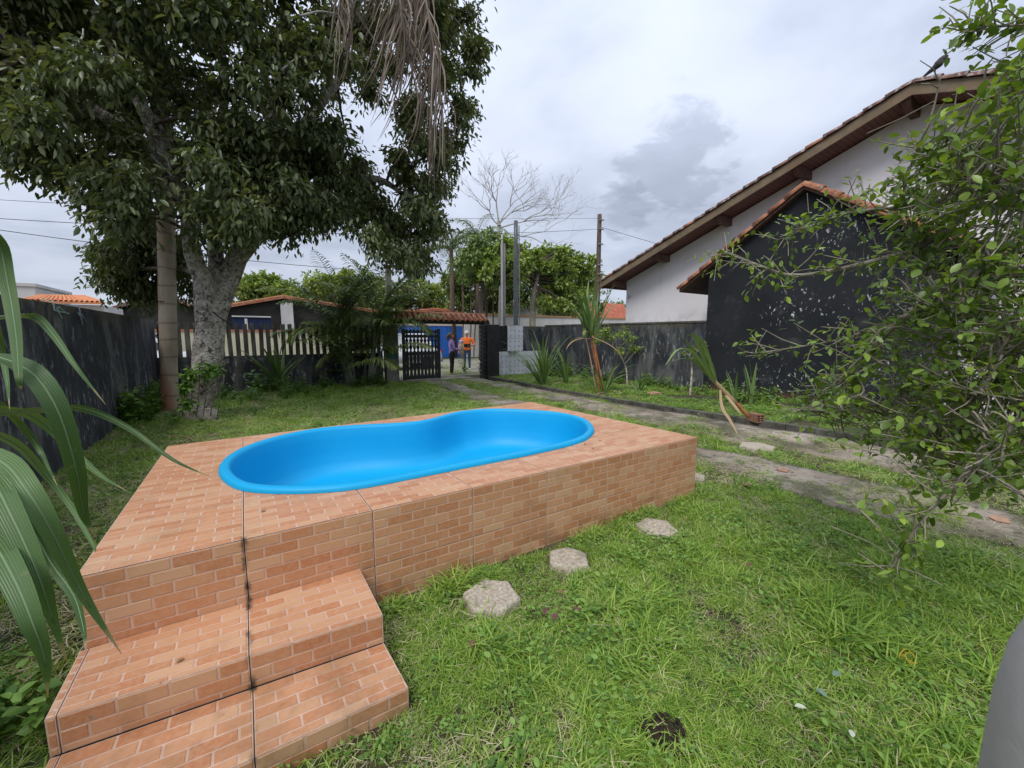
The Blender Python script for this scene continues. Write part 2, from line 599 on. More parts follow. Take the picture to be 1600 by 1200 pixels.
mat('white_wall', (0.84, 0.80, 0.81), (0.90, 0.87, 0.875), 0.9, 0.7, bump=0.12, bscale=30,
    extra=white_extra)
mat('cream_wall', (0.46, 0.42, 0.30), (0.55, 0.51, 0.38), 0.9, 1.5)
mat('street_white', (0.50, 0.49, 0.47), (0.64, 0.63, 0.61), 0.9, 0.8)
mat('pink_wall', (0.50, 0.43, 0.38), (0.58, 0.50, 0.44), 0.9, 0.9)
mat('ochre_cap', (0.30, 0.18, 0.08), (0.40, 0.26, 0.13), 0.9, 2)
mat('clay_shard', (0.34, 0.19, 0.12), (0.46, 0.28, 0.18), 0.9, 9)
mat('terracotta', (0.24, 0.085, 0.045), (0.44, 0.19, 0.10), 0.85, 6, bump=0.3, bscale=30,
    extra=lambda H, c: H.mix(H.rng(H.nz(14, 5, .65), .60, .68), c, (0.45, 0.42, 0.38)))
mat('old_terracotta', (0.10, 0.055, 0.045), (0.24, 0.115, 0.085), 0.9, 5, bump=0.3, bscale=30,
    extra=lambda H, c: H.mix(H.rng(H.nz(10, 5, .65), .53, .63), c, (0.38, 0.36, 0.34)))
mat('red_roof', (0.36, 0.10, 0.06), (0.50, 0.18, 0.11), 0.85, 3)
mat('orange_roof', (0.55, 0.20, 0.08), (0.66, 0.28, 0.13), 0.85, 3)
mat('dark_wood', (0.085, 0.042, 0.032), (0.15, 0.078, 0.058), 0.7, 5, stretch=(.5, 4, 1))
mat('fascia_wood', (0.17, 0.13, 0.085), (0.26, 0.19, 0.12), 0.8, 4,
    extra=lambda H, c: H.mix(H.rng(H.nz(2.0, 5, .6), .5, .65, 0, .6), c, (0.17, 0.10, 0.06)))


def soffit_extra(H, c):
    w = H.N.new("ShaderNodeTexWave"); w.wave_type = 'BANDS'; w.bands_direction = 'Y'
    w.inputs['Scale'].default_value = 3.2; w.inputs['Distortion'].default_value = 0.0
    H.L.new(H.pos, w.inputs['Vector'])
    return H.mix(H.rng(w.outputs['Fac'], .0, .12, .75, 0), c, (0.03, 0.014, 0.012))


mat('soffit_boards', (0.15, 0.066, 0.052), (0.20, 0.092, 0.072), 0.7, 2, extra=soffit_extra)
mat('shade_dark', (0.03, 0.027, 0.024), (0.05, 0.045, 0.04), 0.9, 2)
mat('blue_paint', (0.012, 0.10, 0.42), (0.02, 0.13, 0.50), 0.5, 3)
mat('navy_paint', (0.006, 0.014, 0.05), (0.008, 0.02, 0.07), 0.6, 3)


def bark_extra(H, c):
    c = H.mix(H.rng(H.nz(9, 7, .75), .50, .58, 0, .9), c, (0.72, 0.68, 0.62))
    return H.mix(H.rng(H.nz(11, 7, .78, None, 1.0), .53, .57, 0, .92), c, (0.045, 0.036, 0.028))


mat('bark_lichen', (0.30, 0.26, 0.21), (0.60, 0.55, 0.48), 0.95, 4, bump=1.0, bscale=11, bdist=0.12, extra=bark_extra)


def palm_extra(H, c):
    sep = H.N.new("ShaderNodeSeparateXYZ"); H.L.new(H.pos, sep.inputs[0])
    k = H.ma('MULTIPLY', H.rng(sep.outputs[0], -1.56, -1.12, 1, 0), H.rng(H.nz(1.4, 4, .6), .42, .6))
    c = H.mix(k, c, (0.42, 0.17, 0.07))
    w = H.N.new("ShaderNodeTexWave"); w.bands_direction = 'Z'; w.inputs['Scale'].default_value = 0.85; w.inputs['Distortion'].default_value = 3.5
    H.L.new(H.pos, w.inputs['Vector'])
    c = H.mix(H.rng(w.outputs['Fac'], 0, .06, .4, 0), c, (0.06, 0.045, 0.035))
    return H.mix(H.rng(H.nz(11, 4, .6), .64, .69), c, (0.46, 0.43, 0.38))


mat('palm_bark', (0.30, 0.24, 0.18), (0.54, 0.45, 0.36), 0.95, 2.5, stretch=(1, 1, .4), bump=0.5, bscale=22, extra=palm_extra)
mat('twig', (0.075, 0.058, 0.042), (0.16, 0.13, 0.10), 0.9, 12)
mat('pale_twig', (0.19, 0.165, 0.12), (0.40, 0.36, 0.28), 0.9, 10, bump=.4, bscale=60)
mat('grey_twig', (0.34, 0.325, 0.30), (0.46, 0.44, 0.41), 0.9, 6)
mat('crown_leaf', (0.045, 0.062, 0.024), (0.26, 0.285, 0.135), 0.4, attr=True, c3=(0.115, 0.15, 0.06), trans=0.28, spec=.5)
mat('bush_leaf', (0.055, 0.10, 0.016), (0.42, 0.58, 0.09), 0.36, attr=True, c3=(0.155, 0.25, 0.042), trans=0.36, spec=.5)
mat('far_leaf_light', (0.12, 0.20, 0.045), (0.40, 0.50, 0.14), 0.6, attr=True, trans=0.25)
mat('far_leaf_mid', (0.08, 0.14, 0.04), (0.27, 0.36, 0.11), 0.6, attr=True, trans=0.2)
mat('far_leaf_dark', (0.022, 0.045, 0.022), (0.065, 0.10, 0.045), 0.6, attr=True, trans=0.15)
mat('palm_leaf', (0.065, 0.12, 0.035), (0.40, 0.46, 0.13), 0.4, attr=True, c3=(0.16, 0.24, 0.065), trans=0.18)
mat('palm_leaf_pale', (0.09, 0.14, 0.05), (0.22, 0.28, 0.12), 0.5, attr=True, trans=0.2)
mat('dead_frond', (0.06, 0.042, 0.033), (0.36, 0.31, 0.26), 0.85, attr=True, c3=(0.15, 0.105, 0.08), trans=0.1)


def maize_extra(H, c):
    # parallel veins across the blade, dry tips
    ac = H.N.new("ShaderNodeAttribute"); ac.attribute_name = 'across'
    sn = H.ma('SINE', H.ma('MULTIPLY', ac.outputs['Fac'], 34.0))
    c = H.mix(H.rng(sn, .1, 1.0, 0, .38), c, (0.13, 0.21, 0.085))
    c = H.mix(H.rng(H.nz(26, 5, .65), .60, .70, 0, .5), c, (0.22, 0.22, 0.10))
    at_ = H.N.new("ShaderNodeAttribute"); at_.attribute_name = 'v'
    bp_ = H.N.new("ShaderNodeBump"); bp_.inputs['Strength'].default_value = .35; bp_.inputs['Distance'].default_value = .002
    H.L.new(sn, bp_.inputs['Height']); H.L.new(bp_.outputs[0], H.b.inputs['Normal'])
    return H.mix(H.rng(at_.outputs['Fac'], .92, 1.0), c, (0.42, 0.33, 0.17))


mat('maize_leaf', (0.045, 0.10, 0.024), (0.125, 0.22, 0.065), 0.42, attr=True, trans=0.22, spec=.45, extra=maize_extra)
mat('maize_rib', (0.20, 0.30, 0.14), None, 0.5, trans=0.2)
mat('cane_leaf', (0.075, 0.145, 0.04), (0.25, 0.34, 0.13), 0.5, attr=True, c3=(0.135, 0.225, 0.065), trans=0.2)
mat('straw', (0.30, 0.20, 0.10), (0.46, 0.35, 0.20), 0.8, attr=True, trans=0.1)
mat('cane_red', (0.33, 0.10, 0.035), (0.42, 0.17, 0.06), 0.5, 8)
mat('hollow_clay', (0.22, 0.11, 0.065), (0.32, 0.18, 0.11), 0.9, 20, bump=.3, bscale=60)
mat('clay_dark', (0.03, 0.014, 0.01), (0.045, 0.02, 0.014), 0.9, 10)
mat('pole_wood', (0.085, 0.06, 0.045), (0.14, 0.10, 0.075), 0.9, 4, stretch=(3, 3, .3))
mat('pole_grey', (0.20, 0.19, 0.17), (0.32, 0.30, 0.27), 0.9, 3, stretch=(3, 3, .4))
mat('pole_metal', (0.10, 0.115, 0.12), (0.15, 0.165, 0.17), 0.5, 3, metal=.3)
mat('pipe_white', (0.50, 0.48, 0.46), (0.60, 0.58, 0.55), 0.5, 3)
mat('cable', (0.02, 0.02, 0.02), None, 0.6)
mat('car_white', (0.62, 0.63, 0.65), None, 0.25, spec=.6)
mat('car_glass', (0.02, 0.025, 0.03), None, 0.08, spec=.7)
mat('rubber', (0.015, 0.015, 0.016), None, 0.8)
mat('rim', (0.35, 0.35, 0.36), None, 0.35, metal=.8)
mat('lamp_red', (0.40, 0.02, 0.02), None, 0.3)
mat('lamp_clear', (0.55, 0.56, 0.58), None, 0.15)
mat('skin', (0.42, 0.22, 0.15), (0.48, 0.26, 0.18), 0.55, 9)
mat('orange_shirt', (0.78, 0.15, 0.02), (0.85, 0.19, 0.03), 0.85, 10, bump=.3, bscale=14, bdist=.02)
mat('jeans', (0.03, 0.05, 0.10), (0.05, 0.085, 0.16), 0.9, 9)
mat('white_shoe', (0.6, 0.6, 0.6), None, 0.6)
mat('white_hair', (0.55, 0.54, 0.52), (0.66, 0.65, 0.63), 0.7, 40)
mat('lavender_knit', (0.30, 0.21, 0.47), (0.38, 0.27, 0.55), 0.9, 12, bump=.3, bscale=18, bdist=.02)
mat('black_leggings', (0.010, 0.010, 0.011), None, 0.8)
mat('brown_hair', (0.06, 0.034, 0.02), (0.16, 0.095, 0.05), 0.55, 30)
mat('tablet_black', (0.012, 0.012, 0.014), None, 0.3)
mat('eye_dark', (0.015, 0.01, 0.008), None, 0.3)
mat('dog_white', (0.62, 0.59, 0.53), (0.75, 0.73, 0.69), 0.95, 25, bump=1, bscale=60, bdist=.02)
mat('dog_tan', (0.45, 0.36, 0.24), (0.55, 0.46, 0.33), 0.95, 25, bump=1, bscale=60, bdist=.02)
mat('bird_dark', (0.04, 0.04, 0.038), (0.085, 0.08, 0.07), 0.8, 20)
mat('grey_plaster', (0.40, 0.385, 0.37), (0.48, 0.46, 0.44), 0.85, 5, bump=.1, bscale=40)
mat('yellow_cord', (0.62, 0.40, 0.03), None, 0.5)
mat('leaf_maroon', (0.12, 0.045, 0.04), (0.20, 0.09, 0.075), 0.7, 20)
mat('leaf_brown', (0.19, 0.105, 0.05), (0.30, 0.19, 0.10), 0.8, 20)
mat('leaf_pale', (0.50, 0.55, 0.40), (0.62, 0.64, 0.50), 0.6, 30)
mat('leaf_bluegreen', (0.14, 0.23, 0.16), (0.20, 0.30, 0.22), 0.5, 20)
mat('wire_mint', (0.30, 0.46, 0.40), None, 0.5)
mat('wire_grey', (0.24, 0.30, 0.38), None, 0.5)
mat('dark_hole_soil', (0.022, 0.014, 0.01), (0.05, 0.032, 0.022), 1.0, 30, bump=1, bscale=60)  # soil crumbs and the darkness painted for the lawn hole

# ------------------------------------------------------------------ the large structure: ground, street, driveway, kerb, bed
g = MB()
g.add([(-600, -600, 0), (600, -600, 0), (600, 600, 0), (-600, 600, 0)], [(0, 1, 2, 3)])
struct('ground', g, 'soil')
g = MB()
g.add([(-60, 14.25, .006), (90, 14.25, .006), (90, 24.4, .006), (-60, 24.4, .006)], [(0, 1, 2, 3)])
struct('street', g, 'street')


def irregular_slab(x0, x1, y0, y1, z, seed, amp=.16, step=.18):
    """slab with ragged long edges; x0/x1 may be functions of y"""
    fx0 = x0 if callable(x0) else (lambda y: x0)
    fx1 = x1 if callable(x1) else (lambda y: x1)
    m = MB(); ys = np.arange(y0, y1 + 1e-6, step)
    top = []
    for y in ys:
        a = fx0(y) + amp * mnoise.noise(Vector((y * 1.7, seed, 0))) + amp * .5 * mnoise.noise(Vector((y * 6, seed, 3)))
        b = fx1(y) + amp * mnoise.noise(Vector((y * 1.7, seed + 9, 0))) + amp * .5 * mnoise.noise(Vector((y * 6, seed + 9, 3)))
        top.append((a, b, y))
    vs, fs = [], []
    nx = 6
    for a, b, y in top:
        for k in range(nx + 1):
            x = a + (b - a) * k / nx
            e = 1 if 0 < k < nx else 0
            vs.append((x, y, z + .012 * e + .010 * mnoise.noise(Vector((x * 1.5, y * 1.5, seed)))))
        vs.append((a, y, -.02)); vs.append((b, y, -.02))
    w = nx + 3
    for i in range(len(top) - 1):
        o, p = i * w, (i + 1) * w
        for k in range(nx): fs.append((o + k, o + k + 1, p + k + 1, p + k))
        fs.append((o + nx + 1, o, p, p + nx + 1)); fs.append((o + nx, o + nx + 2, p + nx + 2, p + nx))
    m.add(vs, fs)
    return m


def lerp_y(tab):
    ys = [t[0] for t in tab]; xs = [t[1] for t in tab]
    return lambda y: float(np.interp(y, ys, xs))


LX0 = lerp_y([(-3, 4.7), (0.3, 4.72), (1.4, 4.48), (2.4, 4.55), (4, 4.6), (8, 4.55), (12, 4.95), (14, 4.7)])
LX1 = lerp_y([(-3, 5.7), (1.8, 5.55), (3.1, 5.25), (6, 5.35), (12, 5.6), (14, 5.8)])
RX0 = lerp_y([(-3, 6.35), (2, 6.25), (3, 6.0), (7, 6.1), (12, 6.35), (14, 6.4)])
RX1 = lerp_y([(-3, 7.45), (2.5, 7.42), (5.8, 7.1), (8, 7.02), (13, 7.15), (14, 7.2)])
struct('driveway_strip', irregular_slab(LX0, LX1, -3, 13.1, .03, 1.3), 'old_concrete', True)
struct('driveway_strip', irregular_slab(RX0, RX1, -3, 13.1, .03, 7.7), 'old_concrete', True)
struct('gate_ramp', irregular_slab(4.35, 7.05, 13.12, 14.2, .02, 4.4, .03), 'old_concrete', True)
KX = lerp_y([(-3, 7.75), (2.5, 7.55), (5.8, 7.2), (8.3, 7.12), (12.6, 7.3)])
k = MB()
ys = np.linspace(-3, 12.55, 40)
for i in range(39):
    a, b = ys[i], ys[i + 1] - .012
    h = .115 + .012 * mnoise.noise(Vector((a, 3, 1)))
    vs = [(KX(a) - .06, a, 0), (KX(b) - .06, b, 0), (KX(b) + .07, b, 0), (KX(a) + .07, a, 0)]
    k.prism(vs[::-1], (0, 0, h))
struct('kerb', k, 'kerb_concrete')
bd = MB()
for i in range(39):
    a, b = ys[i], ys[i + 1]
    bd.add([(KX(a) + .05, a, .06), (11.0, a, .08), (11.0, b, .08), (KX(b) + .05, b, .06)], [(0, 1, 2, 3)])
struct('planting_bed', bd, 'soil')

# ------------------------------------------------------------------ pool deck (tiles with moulded bricks) and pool
DH = 0.5905
FL, FR, BR_, BL = V3(-.658, 2.325, 0), V3(3.696, 2.245, 0), V3(3.568, 4.865, 0), V3(-.643, 4.727, 0)
out_px = [(341, 735), (350, 752), (375, 765), (420, 770), (480, 770), (555, 764), (640, 748), (740, 728), (840, 708), (905, 692), (925, 680),
          (928, 670), (915, 657), (880, 648), (830, 643), (770, 641), (720, 645), (690, 652), (660, 660), (620, 664), (560, 667), (500, 672),
          (440, 683), (390, 698), (355, 716)]
op = [at(x, y, Z=.60) for x, y in out_px]
for it in range(0):
    op = [(op[i - 1] + op[i] * 2 + op[(i + 1) % len(op)]) / 4 for i in range(len(op))]
npx = len(op)
ring = []
for i in range(npx):
    a, b, c, d = op[i - 1], op[i], op[(i + 1) % npx], op[(i + 2) % npx]
    for kk in range(6):
        t = kk / 6
        ring.append(0.5 * ((2 * b) + (c - a) * t + (2 * a - 5 * b + 4 * c - d) * t * t + (3 * b - a - 3 * c + d) * t ** 3))
OUT = np.array([(p.x, p.y) for p in ring])
for it in range(4):
    OUT = (np.roll(OUT, 1, 0) + OUT * 2 + np.roll(OUT, -1, 0)) / 4
TAN = np.roll(OUT, -1, 0) - np.roll(OUT, 1, 0)
TAN /= np.linalg.norm(TAN, axis=1, keepdims=True)
area = 0.5 * np.sum(OUT[:, 0] * np.roll(OUT[:, 1], -1) - np.roll(OUT[:, 0], -1) * OUT[:, 1])
NOUT = np.stack([TAN[:, 1], -TAN[:, 0]], 1) * (1 if area > 0 else -1)     # outward
CUT = OUT - NOUT * 0.035        # tiles end under the flange


def clip_pool(poly):
    """clip a small convex 2-D polygon to the outside of the pool, by the nearest tangent line"""
    c = np.mean(poly, 0)
    i = int(np.argmin(((CUT - c) ** 2).sum(1)))
    q, n = CUT[i], NOUT[i]
    d = [(np.array(p) - q) @ n for p in poly]
    if min(d) >= 0: return poly
    if max(d) <= 0: return None
    res = []
    for j in range(len(poly)):
        a, b = np.array(poly[j]), np.array(poly[(j + 1) % len(poly)])
        da, db = d[j], d[(j + 1) % len(poly)]
        if da >= 0: res.append(a)
        if da * db < 0: res.append(a + (b - a) * da / (da - db))
    return res if len(res) >= 3 else None


deck = thing('pool_deck', (1.5, 3.5, 0), 'raised rectangular pool deck clad in brick-patterned terracotta tiles with two steps', 'pool deck')
BW, BH_ = 0.155, 0.0575
brick_list = []      # (polygon 3D, normal, parent tile index)
tile_objs = []


def tile_face(Pm, W, H, N, ucuts, vcuts, voff=0.0, uoff=0.0, clip=False, rowflip=0):
    """Pm(u,v)->point on the face (metres); ucuts/vcuts are tile joints; bricks laid in rows inside every tile"""
    N = Vector(N)
    g_ = 0.002
    for i in range(len(ucuts) - 1):
        for j in range(len(vcuts) - 1):
            u0, u1, v0, v1 = ucuts[i] + g_, ucuts[i + 1] - g_, vcuts[j] + g_, vcuts[j + 1] - g_
            tb = MB()
            nu, nv = (12, 12) if clip else (1, 1)
            got = False
            for a in range(nu):
                for b in range(nv):
                    uv = [(u0 + (u1 - u0) * (a + da) / nu, v0 + (v1 - v0) * (b + db) / nv) for da, db in ((0, 0), (1, 0), (1, 1), (0, 1))]
                    P = [Pm(*q) for q in uv]
                    if clip:
                        c2 = clip_pool([np.array((p.x, p.y)) for p in P])
                        if c2 is None: continue
                        P = [V3(q[0], q[1], P[0].z) for q in c2]
                    got = True
                    nn = (P[1] - P[0]).cross(P[2] - P[0])
                    if nn.dot(N) < 0: P = P[::-1]
                    n = len(P)
                    if clip:
                        tb.add(P, [tuple(range(n))])
                    else:
                        tb.prism([p - N * .01 for p in P], N * .01)
            if not got: continue
            ti = len(tile_objs)
            tile_objs.append(tb.build('tile', 'tile_body', deck))
            # bricks
            nrow = int((v1 - v0) / BH_ + .999)
            rr = random.Random(i * 31 + j * 7 + int(W * 100))
            for r in range(nrow):
                # rows counted from the top (v1) downward
                vb, vt = v1 - (r + 1) * BH_, v1 - r * BH_
                vb = max(vb, v0)
                if vt - vb < .010: continue
                off = (0 if (r + rowflip) % 2 == 0 else -BW / 2) + uoff
                u = u0 + off
                while u < u1 - .008:
                    a, b = max(u, u0), min(u + BW, u1)
                    u += BW
                    if b - a < .012: continue
                    e = .0036
                    P = [Pm(a + e, vb + e), Pm(b - e, vb + e), Pm(b - e, vt - e), Pm(a + e, vt - e)]
                    if clip:
                        c2 = clip_pool([np.array((p.x, p.y)) for p in P])
                        if c2 is None: continue
                        P = [V3(q[0], q[1], P[0].z) for q in c2]
                    nn = (P[1] - P[0]).cross(P[2] - P[0])
                    if nn.length < 2e-4: continue
                    if nn.dot(N) < 0: P = P[::-1]
                    brick_list.append((P, N, ti, rr.random()))


def brick_geo(P, N):
    c = sum(P, Vector()) / len(P)
    n = len(P)
    lo = [p - N * .0005 for p in P]
    hi = []
    for p in P:
        d = c - p
        hi.append(p + d.normalized() * min(.0042, d.length * .3) + N * .0022)
    fs = [tuple(range(n, 2 * n))] + [(i, (i + 1) % n, n + (i + 1) % n, n + i) for i in range(n)]
    return lo + hi, fs


UC = [0, .592, 1.213, 1.861, 2.483, 3.108, 3.735, 4.354]


def quad_map(z):
    def f(u, v):
        s, t = u / 4.354, v / 2.5
        p = (FL * (1 - s) + FR * s) * (1 - t) + (BL * (1 - s) + BR_ * s) * t
        return V3(p.x, p.y, z)
    return f


tile_face(quad_map(DH), 4.354, 2.5, (0, 0, 1), UC, [0, .575, 1.15, 1.725, 2.30, 2.5], clip=True)


def side_map(A, B, L):
    def f(u, v):
        p = A * (1 - u / L) + B * (u / L)
        return V3(p.x, p.y, v)
    return f


nF = V3((FR - FL).y, -(FR - FL).x, 0).normalized()
VC = [-.03, .246, DH - .002]
tile_face(side_map(FL, FR, 4.354), 4.354, DH, nF, UC, VC)
LR = (BR_ - FR).length
nR = V3((BR_ - FR).y, -(BR_ - FR).x, 0).normalized()
tile_face(side_map(FR, BR_, LR), LR, DH, nR, [0, .62, 1.24, 1.86, 2.48, LR], VC)
LB = (BL - BR_).length
nB = V3((BL - BR_).y, -(BL - BR_).x, 0).normalized()
tile_face(side_map(BR_, BL, LB), LB, DH, nB, [0, .6, 1.2, 1.8, 2.4, 3.0, 3.6, LB], VC)
LL = (FL - BL).length
nL = V3((FL - BL).y, -(FL - BL).x, 0).normalized()
tile_face(side_map(BL, FL, LL), LL, DH, nL, [0, .6, 1.2, 1.8, LL], VC)
# steps
Z1, Z2 = .262, .112
S1R, S1L = V3(.471, 1.842, 0), V3(-.672, 1.952, 0)
S2R, S2L = V3(.486, 1.532, 0), V3(-.69, 1.575, 0)
D1R = FL + (FR - FL) * ((.471 + .658) / 4.354)
D1L = V3(-.672, FL.y, 0)


def tread_map(A, B, C_, D_, z, W, H):
    def f(u, v):
        s, t = u / W, v / H
        p = (A * (1 - s) + B * s) * (1 - t) + (D_ * (1 - s) + C_ * s) * t
        return V3(p.x, p.y, z)
    return f


def fr_n(a, b):
    d = b - a
    return V3(d.y, -d.x, 0).normalized()


n1_ = fr_n(S1L, S1R); n2_ = fr_n(S2L, S2R)
off1 = nF * .011
tile_face(tread_map(S1L, S1R, D1R + nF * .003, D1L + nF * .003, Z1, 1.145, .44), 1.145, .44, (0, 0, 1), [0, .03, .603, 1.145], [0, .44], rowflip=1)
tile_face(side_map(S1L, S1R, 1.145), 1.145, Z1, n1_, [0, .03, .603, 1.145], [Z2, Z1 - .002])
tile_face(tread_map(S2L, S2R, S1R + n1_ * .003, S1L + n1_ * .003, Z2, 1.17, .33), 1.17, .33, (0, 0, 1), [0, .03, .62, 1.17], [0, .33])
tile_face(side_map(S2L, S2R, 1.17), 1.17, Z2, n2_, [0, .03, .62, 1.17], [-.04, Z2 - .002])
# step side cheeks
for A, B, z0, z1, s in ((S1R, D1R, Z2, Z1, 1), (S2R, S1R, -.04, Z2, 1), (S1R, D1R, -.04, Z2, 1), (S1L, D1L, -.04, Z1, -1), (S2L, S1L, -.04, Z2, -1)):
    a, b = (A, B) if s > 0 else (B, A)
    L_ = (b - a).length
    tile_face(side_map(a, b, L_), L_, z1, fr_n(a, b), [0, L_], [z0, z1 - .002])
# core behind the tiles
core = MB()
ctr = (FL + FR + BL + BR_) / 4
inn = [p + (ctr - p).normalized() * .035 for p in (FL, FR, BR_, BL)]
for i in range(4):
    a, b = inn[i], inn[(i + 1) % 4]
    core.add([V3(a.x, a.y, -.05), V3(b.x, b.y, -.05), V3(b.x, b.y, DH - .008), V3(a.x, a.y, DH - .008)], [(0, 1, 2, 3)])
core.prism([V3(p.x, p.y, -.05) for p in (S1L + V3(.02, .015, 0), S1R + V3(-.02, .015, 0), D1R + V3(-.02, .03, 0), D1L + V3(.02, .03, 0))], (0, 0, Z1 - .008 + .05))
core.prism([V3(p.x, p.y, -.05) for p in (S2L + V3(.02, .015, 0), S2R + V3(-.02, .015, 0), S1R + V3(-.025, .01, 0), S1L + V3(.025, .01, 0))], (0, 0, Z2 - .008 + .05))
cb = core.build('masonry_core', 'grout', deck)

# the 300 bricks that show largest become parts, the rest one joined part
def shown(P, N):
    c = sum(P, Vector()) / len(P)
    d = c - _C
    if d.dot(N) > 0: return 0
    zz = d.dot(_F)
    if zz < .2: return 0
    px, py = 800 + FPX * d.dot(_R) / zz, 600 - FPX * d.dot(_U) / zz
    if not (-20 < px < 1620 and -20 < py < 1220): return 0
    ar = (P[1] - P[0]).cross(P[2] - P[0]).length
    return ar * abs(d.normalized().dot(N)) / d.length_squared


order = sorted(range(len(brick_list)), key=lambda i: -shown(*brick_list[i][:2]))
rest = MB()
for rank, i in enumerate(order):
    P, N, ti, rv = brick_list[i]
    vs, fs = brick_geo(P, N)
    if rank < 300:
        m = MB().add(vs, fs)
        m.build('brick', 'brick_tile', tile_objs[ti])
    else:
        rest.add(vs, fs, 0, rv)
ro = rest.build('bricks', 'brick_tile_joined', deck)
ro['kind'] = 'stuff'

pl = MB()
prof = [(-.002, .594), (.000, .612), (.012, .626), (.032, .632), (.056, .629), (.070, .618), (.078, .598), (.086, .50), (.10, .38), (.12, .27), (.16, .19), (.22, .15), (.30, .14)]
nr = len(OUT)
for o_, z in prof:
    q = OUT - NOUT * o_
    for p in q:
        pl.v.append((p[0], p[1], z)); pl.a.append(.5)
for i in range(len(prof) - 1):
    for kk in range(nr):
        pl.f.append((i * nr + kk, i * nr + (kk + 1) % nr, (i + 1) * nr + (kk + 1) % nr, (i + 1) * nr + kk)); pl.mi.append(0)
pl.f.append(tuple((len(prof) - 1) * nr + kk for kk in range(nr))); pl.mi.append(0)
po = pl.build('swimming_pool', 'pool_blue', None, True)
tag(po, 'bright blue kidney-shaped fibreglass pool set into the tiled deck', 'pool')

# ------------------------------------------------------------------ stepping stones
def hexstone(c, r, rot, th, label, group, tilt=(0, 0), wide=1.0, skip=0):
    m = MB(); rr = random.Random(int(c[0] * 100))
    pts = []
    for k in range(6):
        for s in (0.0, .5):
            a0, a1 = rot + k * math.pi / 3, rot + (k + 1) * math.pi / 3
            p = V3(math.cos(a0), math.sin(a0), 0) * (1 - s) + V3(math.cos(a1), math.sin(a1), 0) * s
            pts.append(p * r * (1 + rr.uniform(-.035, .03)))
    n = len(pts)
    prof = [(1.02, -.03), (1.0, th - .018), (.965, th - .004), (.90, th), (.5, th + .002)]
    vs = []
    for s, z in prof:
        for p in pts:
            j = 1 + .015 * mnoise.noise(V3(p.x * 20, p.y * 20, z * 20 + c[0]))
            vs.append((c[0] + p.x * s * wide * j, c[1] + p.y * s * j, z + p.x * tilt[0] + p.y * tilt[1] + .003 * mnoise.noise(V3(p.x * 9 * s, p.y * 9 * s, c[1]))))
    fs = [(i * n + k, i * n + (k + 1) % n, (i + 1) * n + (k + 1) % n, (i + 1) * n + k) for i in range(len(prof) - 1) for k in range(n)]
    fs.append(tuple((len(prof) - 1) * n + k for k in range(n)))
    m.add(vs, fs)
    o = m.build('stepping_stone', 'stone', None, False, .004)
    return tag(o, label, 'stepping stone', group)


GS = 'hexagonal stepping stones in the lawn'
hexstone((1.13, 1.93), .17, .35, .065, 'largest hexagonal stepping stone, nearest to the steps, with a chipped edge', GS)
hexstone((1.80, 2.0), .155, .9, .05, 'middle hexagonal stepping stone with a tuft of grass on it', GS)
hexstone((2.72, 1.965), .17, .1, .04, 'rough hexagonal stepping stone third from the steps', GS)
hexstone((4.02, 2.50), .165, .5, .06, 'stepping stone half hidden behind the far corner of the deck', GS)
hexstone((5.95, 2.72), .24, .3, .045, 'pale flat stone lying in the grass strip between driveway tracks', GS)

# ------------------------------------------------------------------ boundary walls
w = MB()
w.box(-2.10, -1.92, -4, 14.0, -.05, 1.99)
wl_ = thing('garden_wall', (-2, 5, 0), 'tall black stained garden wall along the left side', 'wall')
vs_ = MB()
yy = np.linspace(-4, 14.0, 60)
tops = [1.985 + .012 * mnoise.noise(V3(y, 0, 0)) for y in yy]
for i in range(59):
    vs_.add([(-1.92, yy[i], -.05), (-1.92, yy[i + 1], -.05), (-1.92, yy[i + 1], tops[i + 1]), (-1.92, yy[i], tops[i]),
             (-2.10, yy[i], -.05), (-2.10, yy[i + 1], -.05), (-2.10, yy[i + 1], tops[i + 1]), (-2.10, yy[i], tops[i])],
            [(0, 1, 2, 3), (5, 4, 7, 6), (3, 2, 6, 7)])
vs_.add([(-1.92, -4, -.05), (-2.1, -4, -.05), (-2.1, -4, tops[0]), (-1.92, -4, tops[0])], [(0, 1, 2, 3)])
vs_.build('wall_panel', 'black_wall_stained', wl_)

# bent wires on top of the wall
for nm, pxs, m_, lab in (('wire_scrap', [[(85, 485), (108, 490)], [(88, 481), (97, 497)], [(92, 480), (104, 489)]], 'wire_mint', 'mint green scrap of wire hooked over the left wall'),
                         ('wire_scrap', [[(125, 489), (129, 507)], [(127, 490), (135, 503)], [(122, 488), (127, 498)]], 'wire_grey', 'bluish grey scrap of wire hooked over the left wall')):
    mb = MB()
    for a, b in pxs:
        mb.tube([at(a[0], a[1], X=-1.90), at((a[0] + b[0]) / 2, (a[1] + b[1]) / 2, X=-1.89), at(b[0], b[1], X=-1.90)], .008, 5)
    tp = at(pxs[0][0][0], pxs[0][0][1], X=-1.90)
    mb.tube([tp, V3(-1.90, tp.y, 2.0), V3(-2.0, tp.y, 2.02)], .008, 5)
    tag(mb.build(nm, m_), lab, 'wire')

# right wall and shed
rw = thing('garden_wall', (10.5, 9, 0), 'lower black mossy garden wall on the right in front of the white house', 'wall')
m = MB()
m.prism([(10.30, 13.1, -.05), (10.30 + .2, 13.1, -.05), (10.9, 6.42, -.05), (10.68, 6.42, -.05)][::-1], (0, 0, 1.99))
m.build('wall_panel', 'black_wall_stained', rw)
m = MB()
m.prism([(10.28, 13.12, 1.94), (10.52, 13.12, 1.94), (10.93, 6.42, 1.94), (10.66, 6.42, 1.94)][::-1], (0, 0, .05))
m.build('coping', 'kerb_concrete', rw)

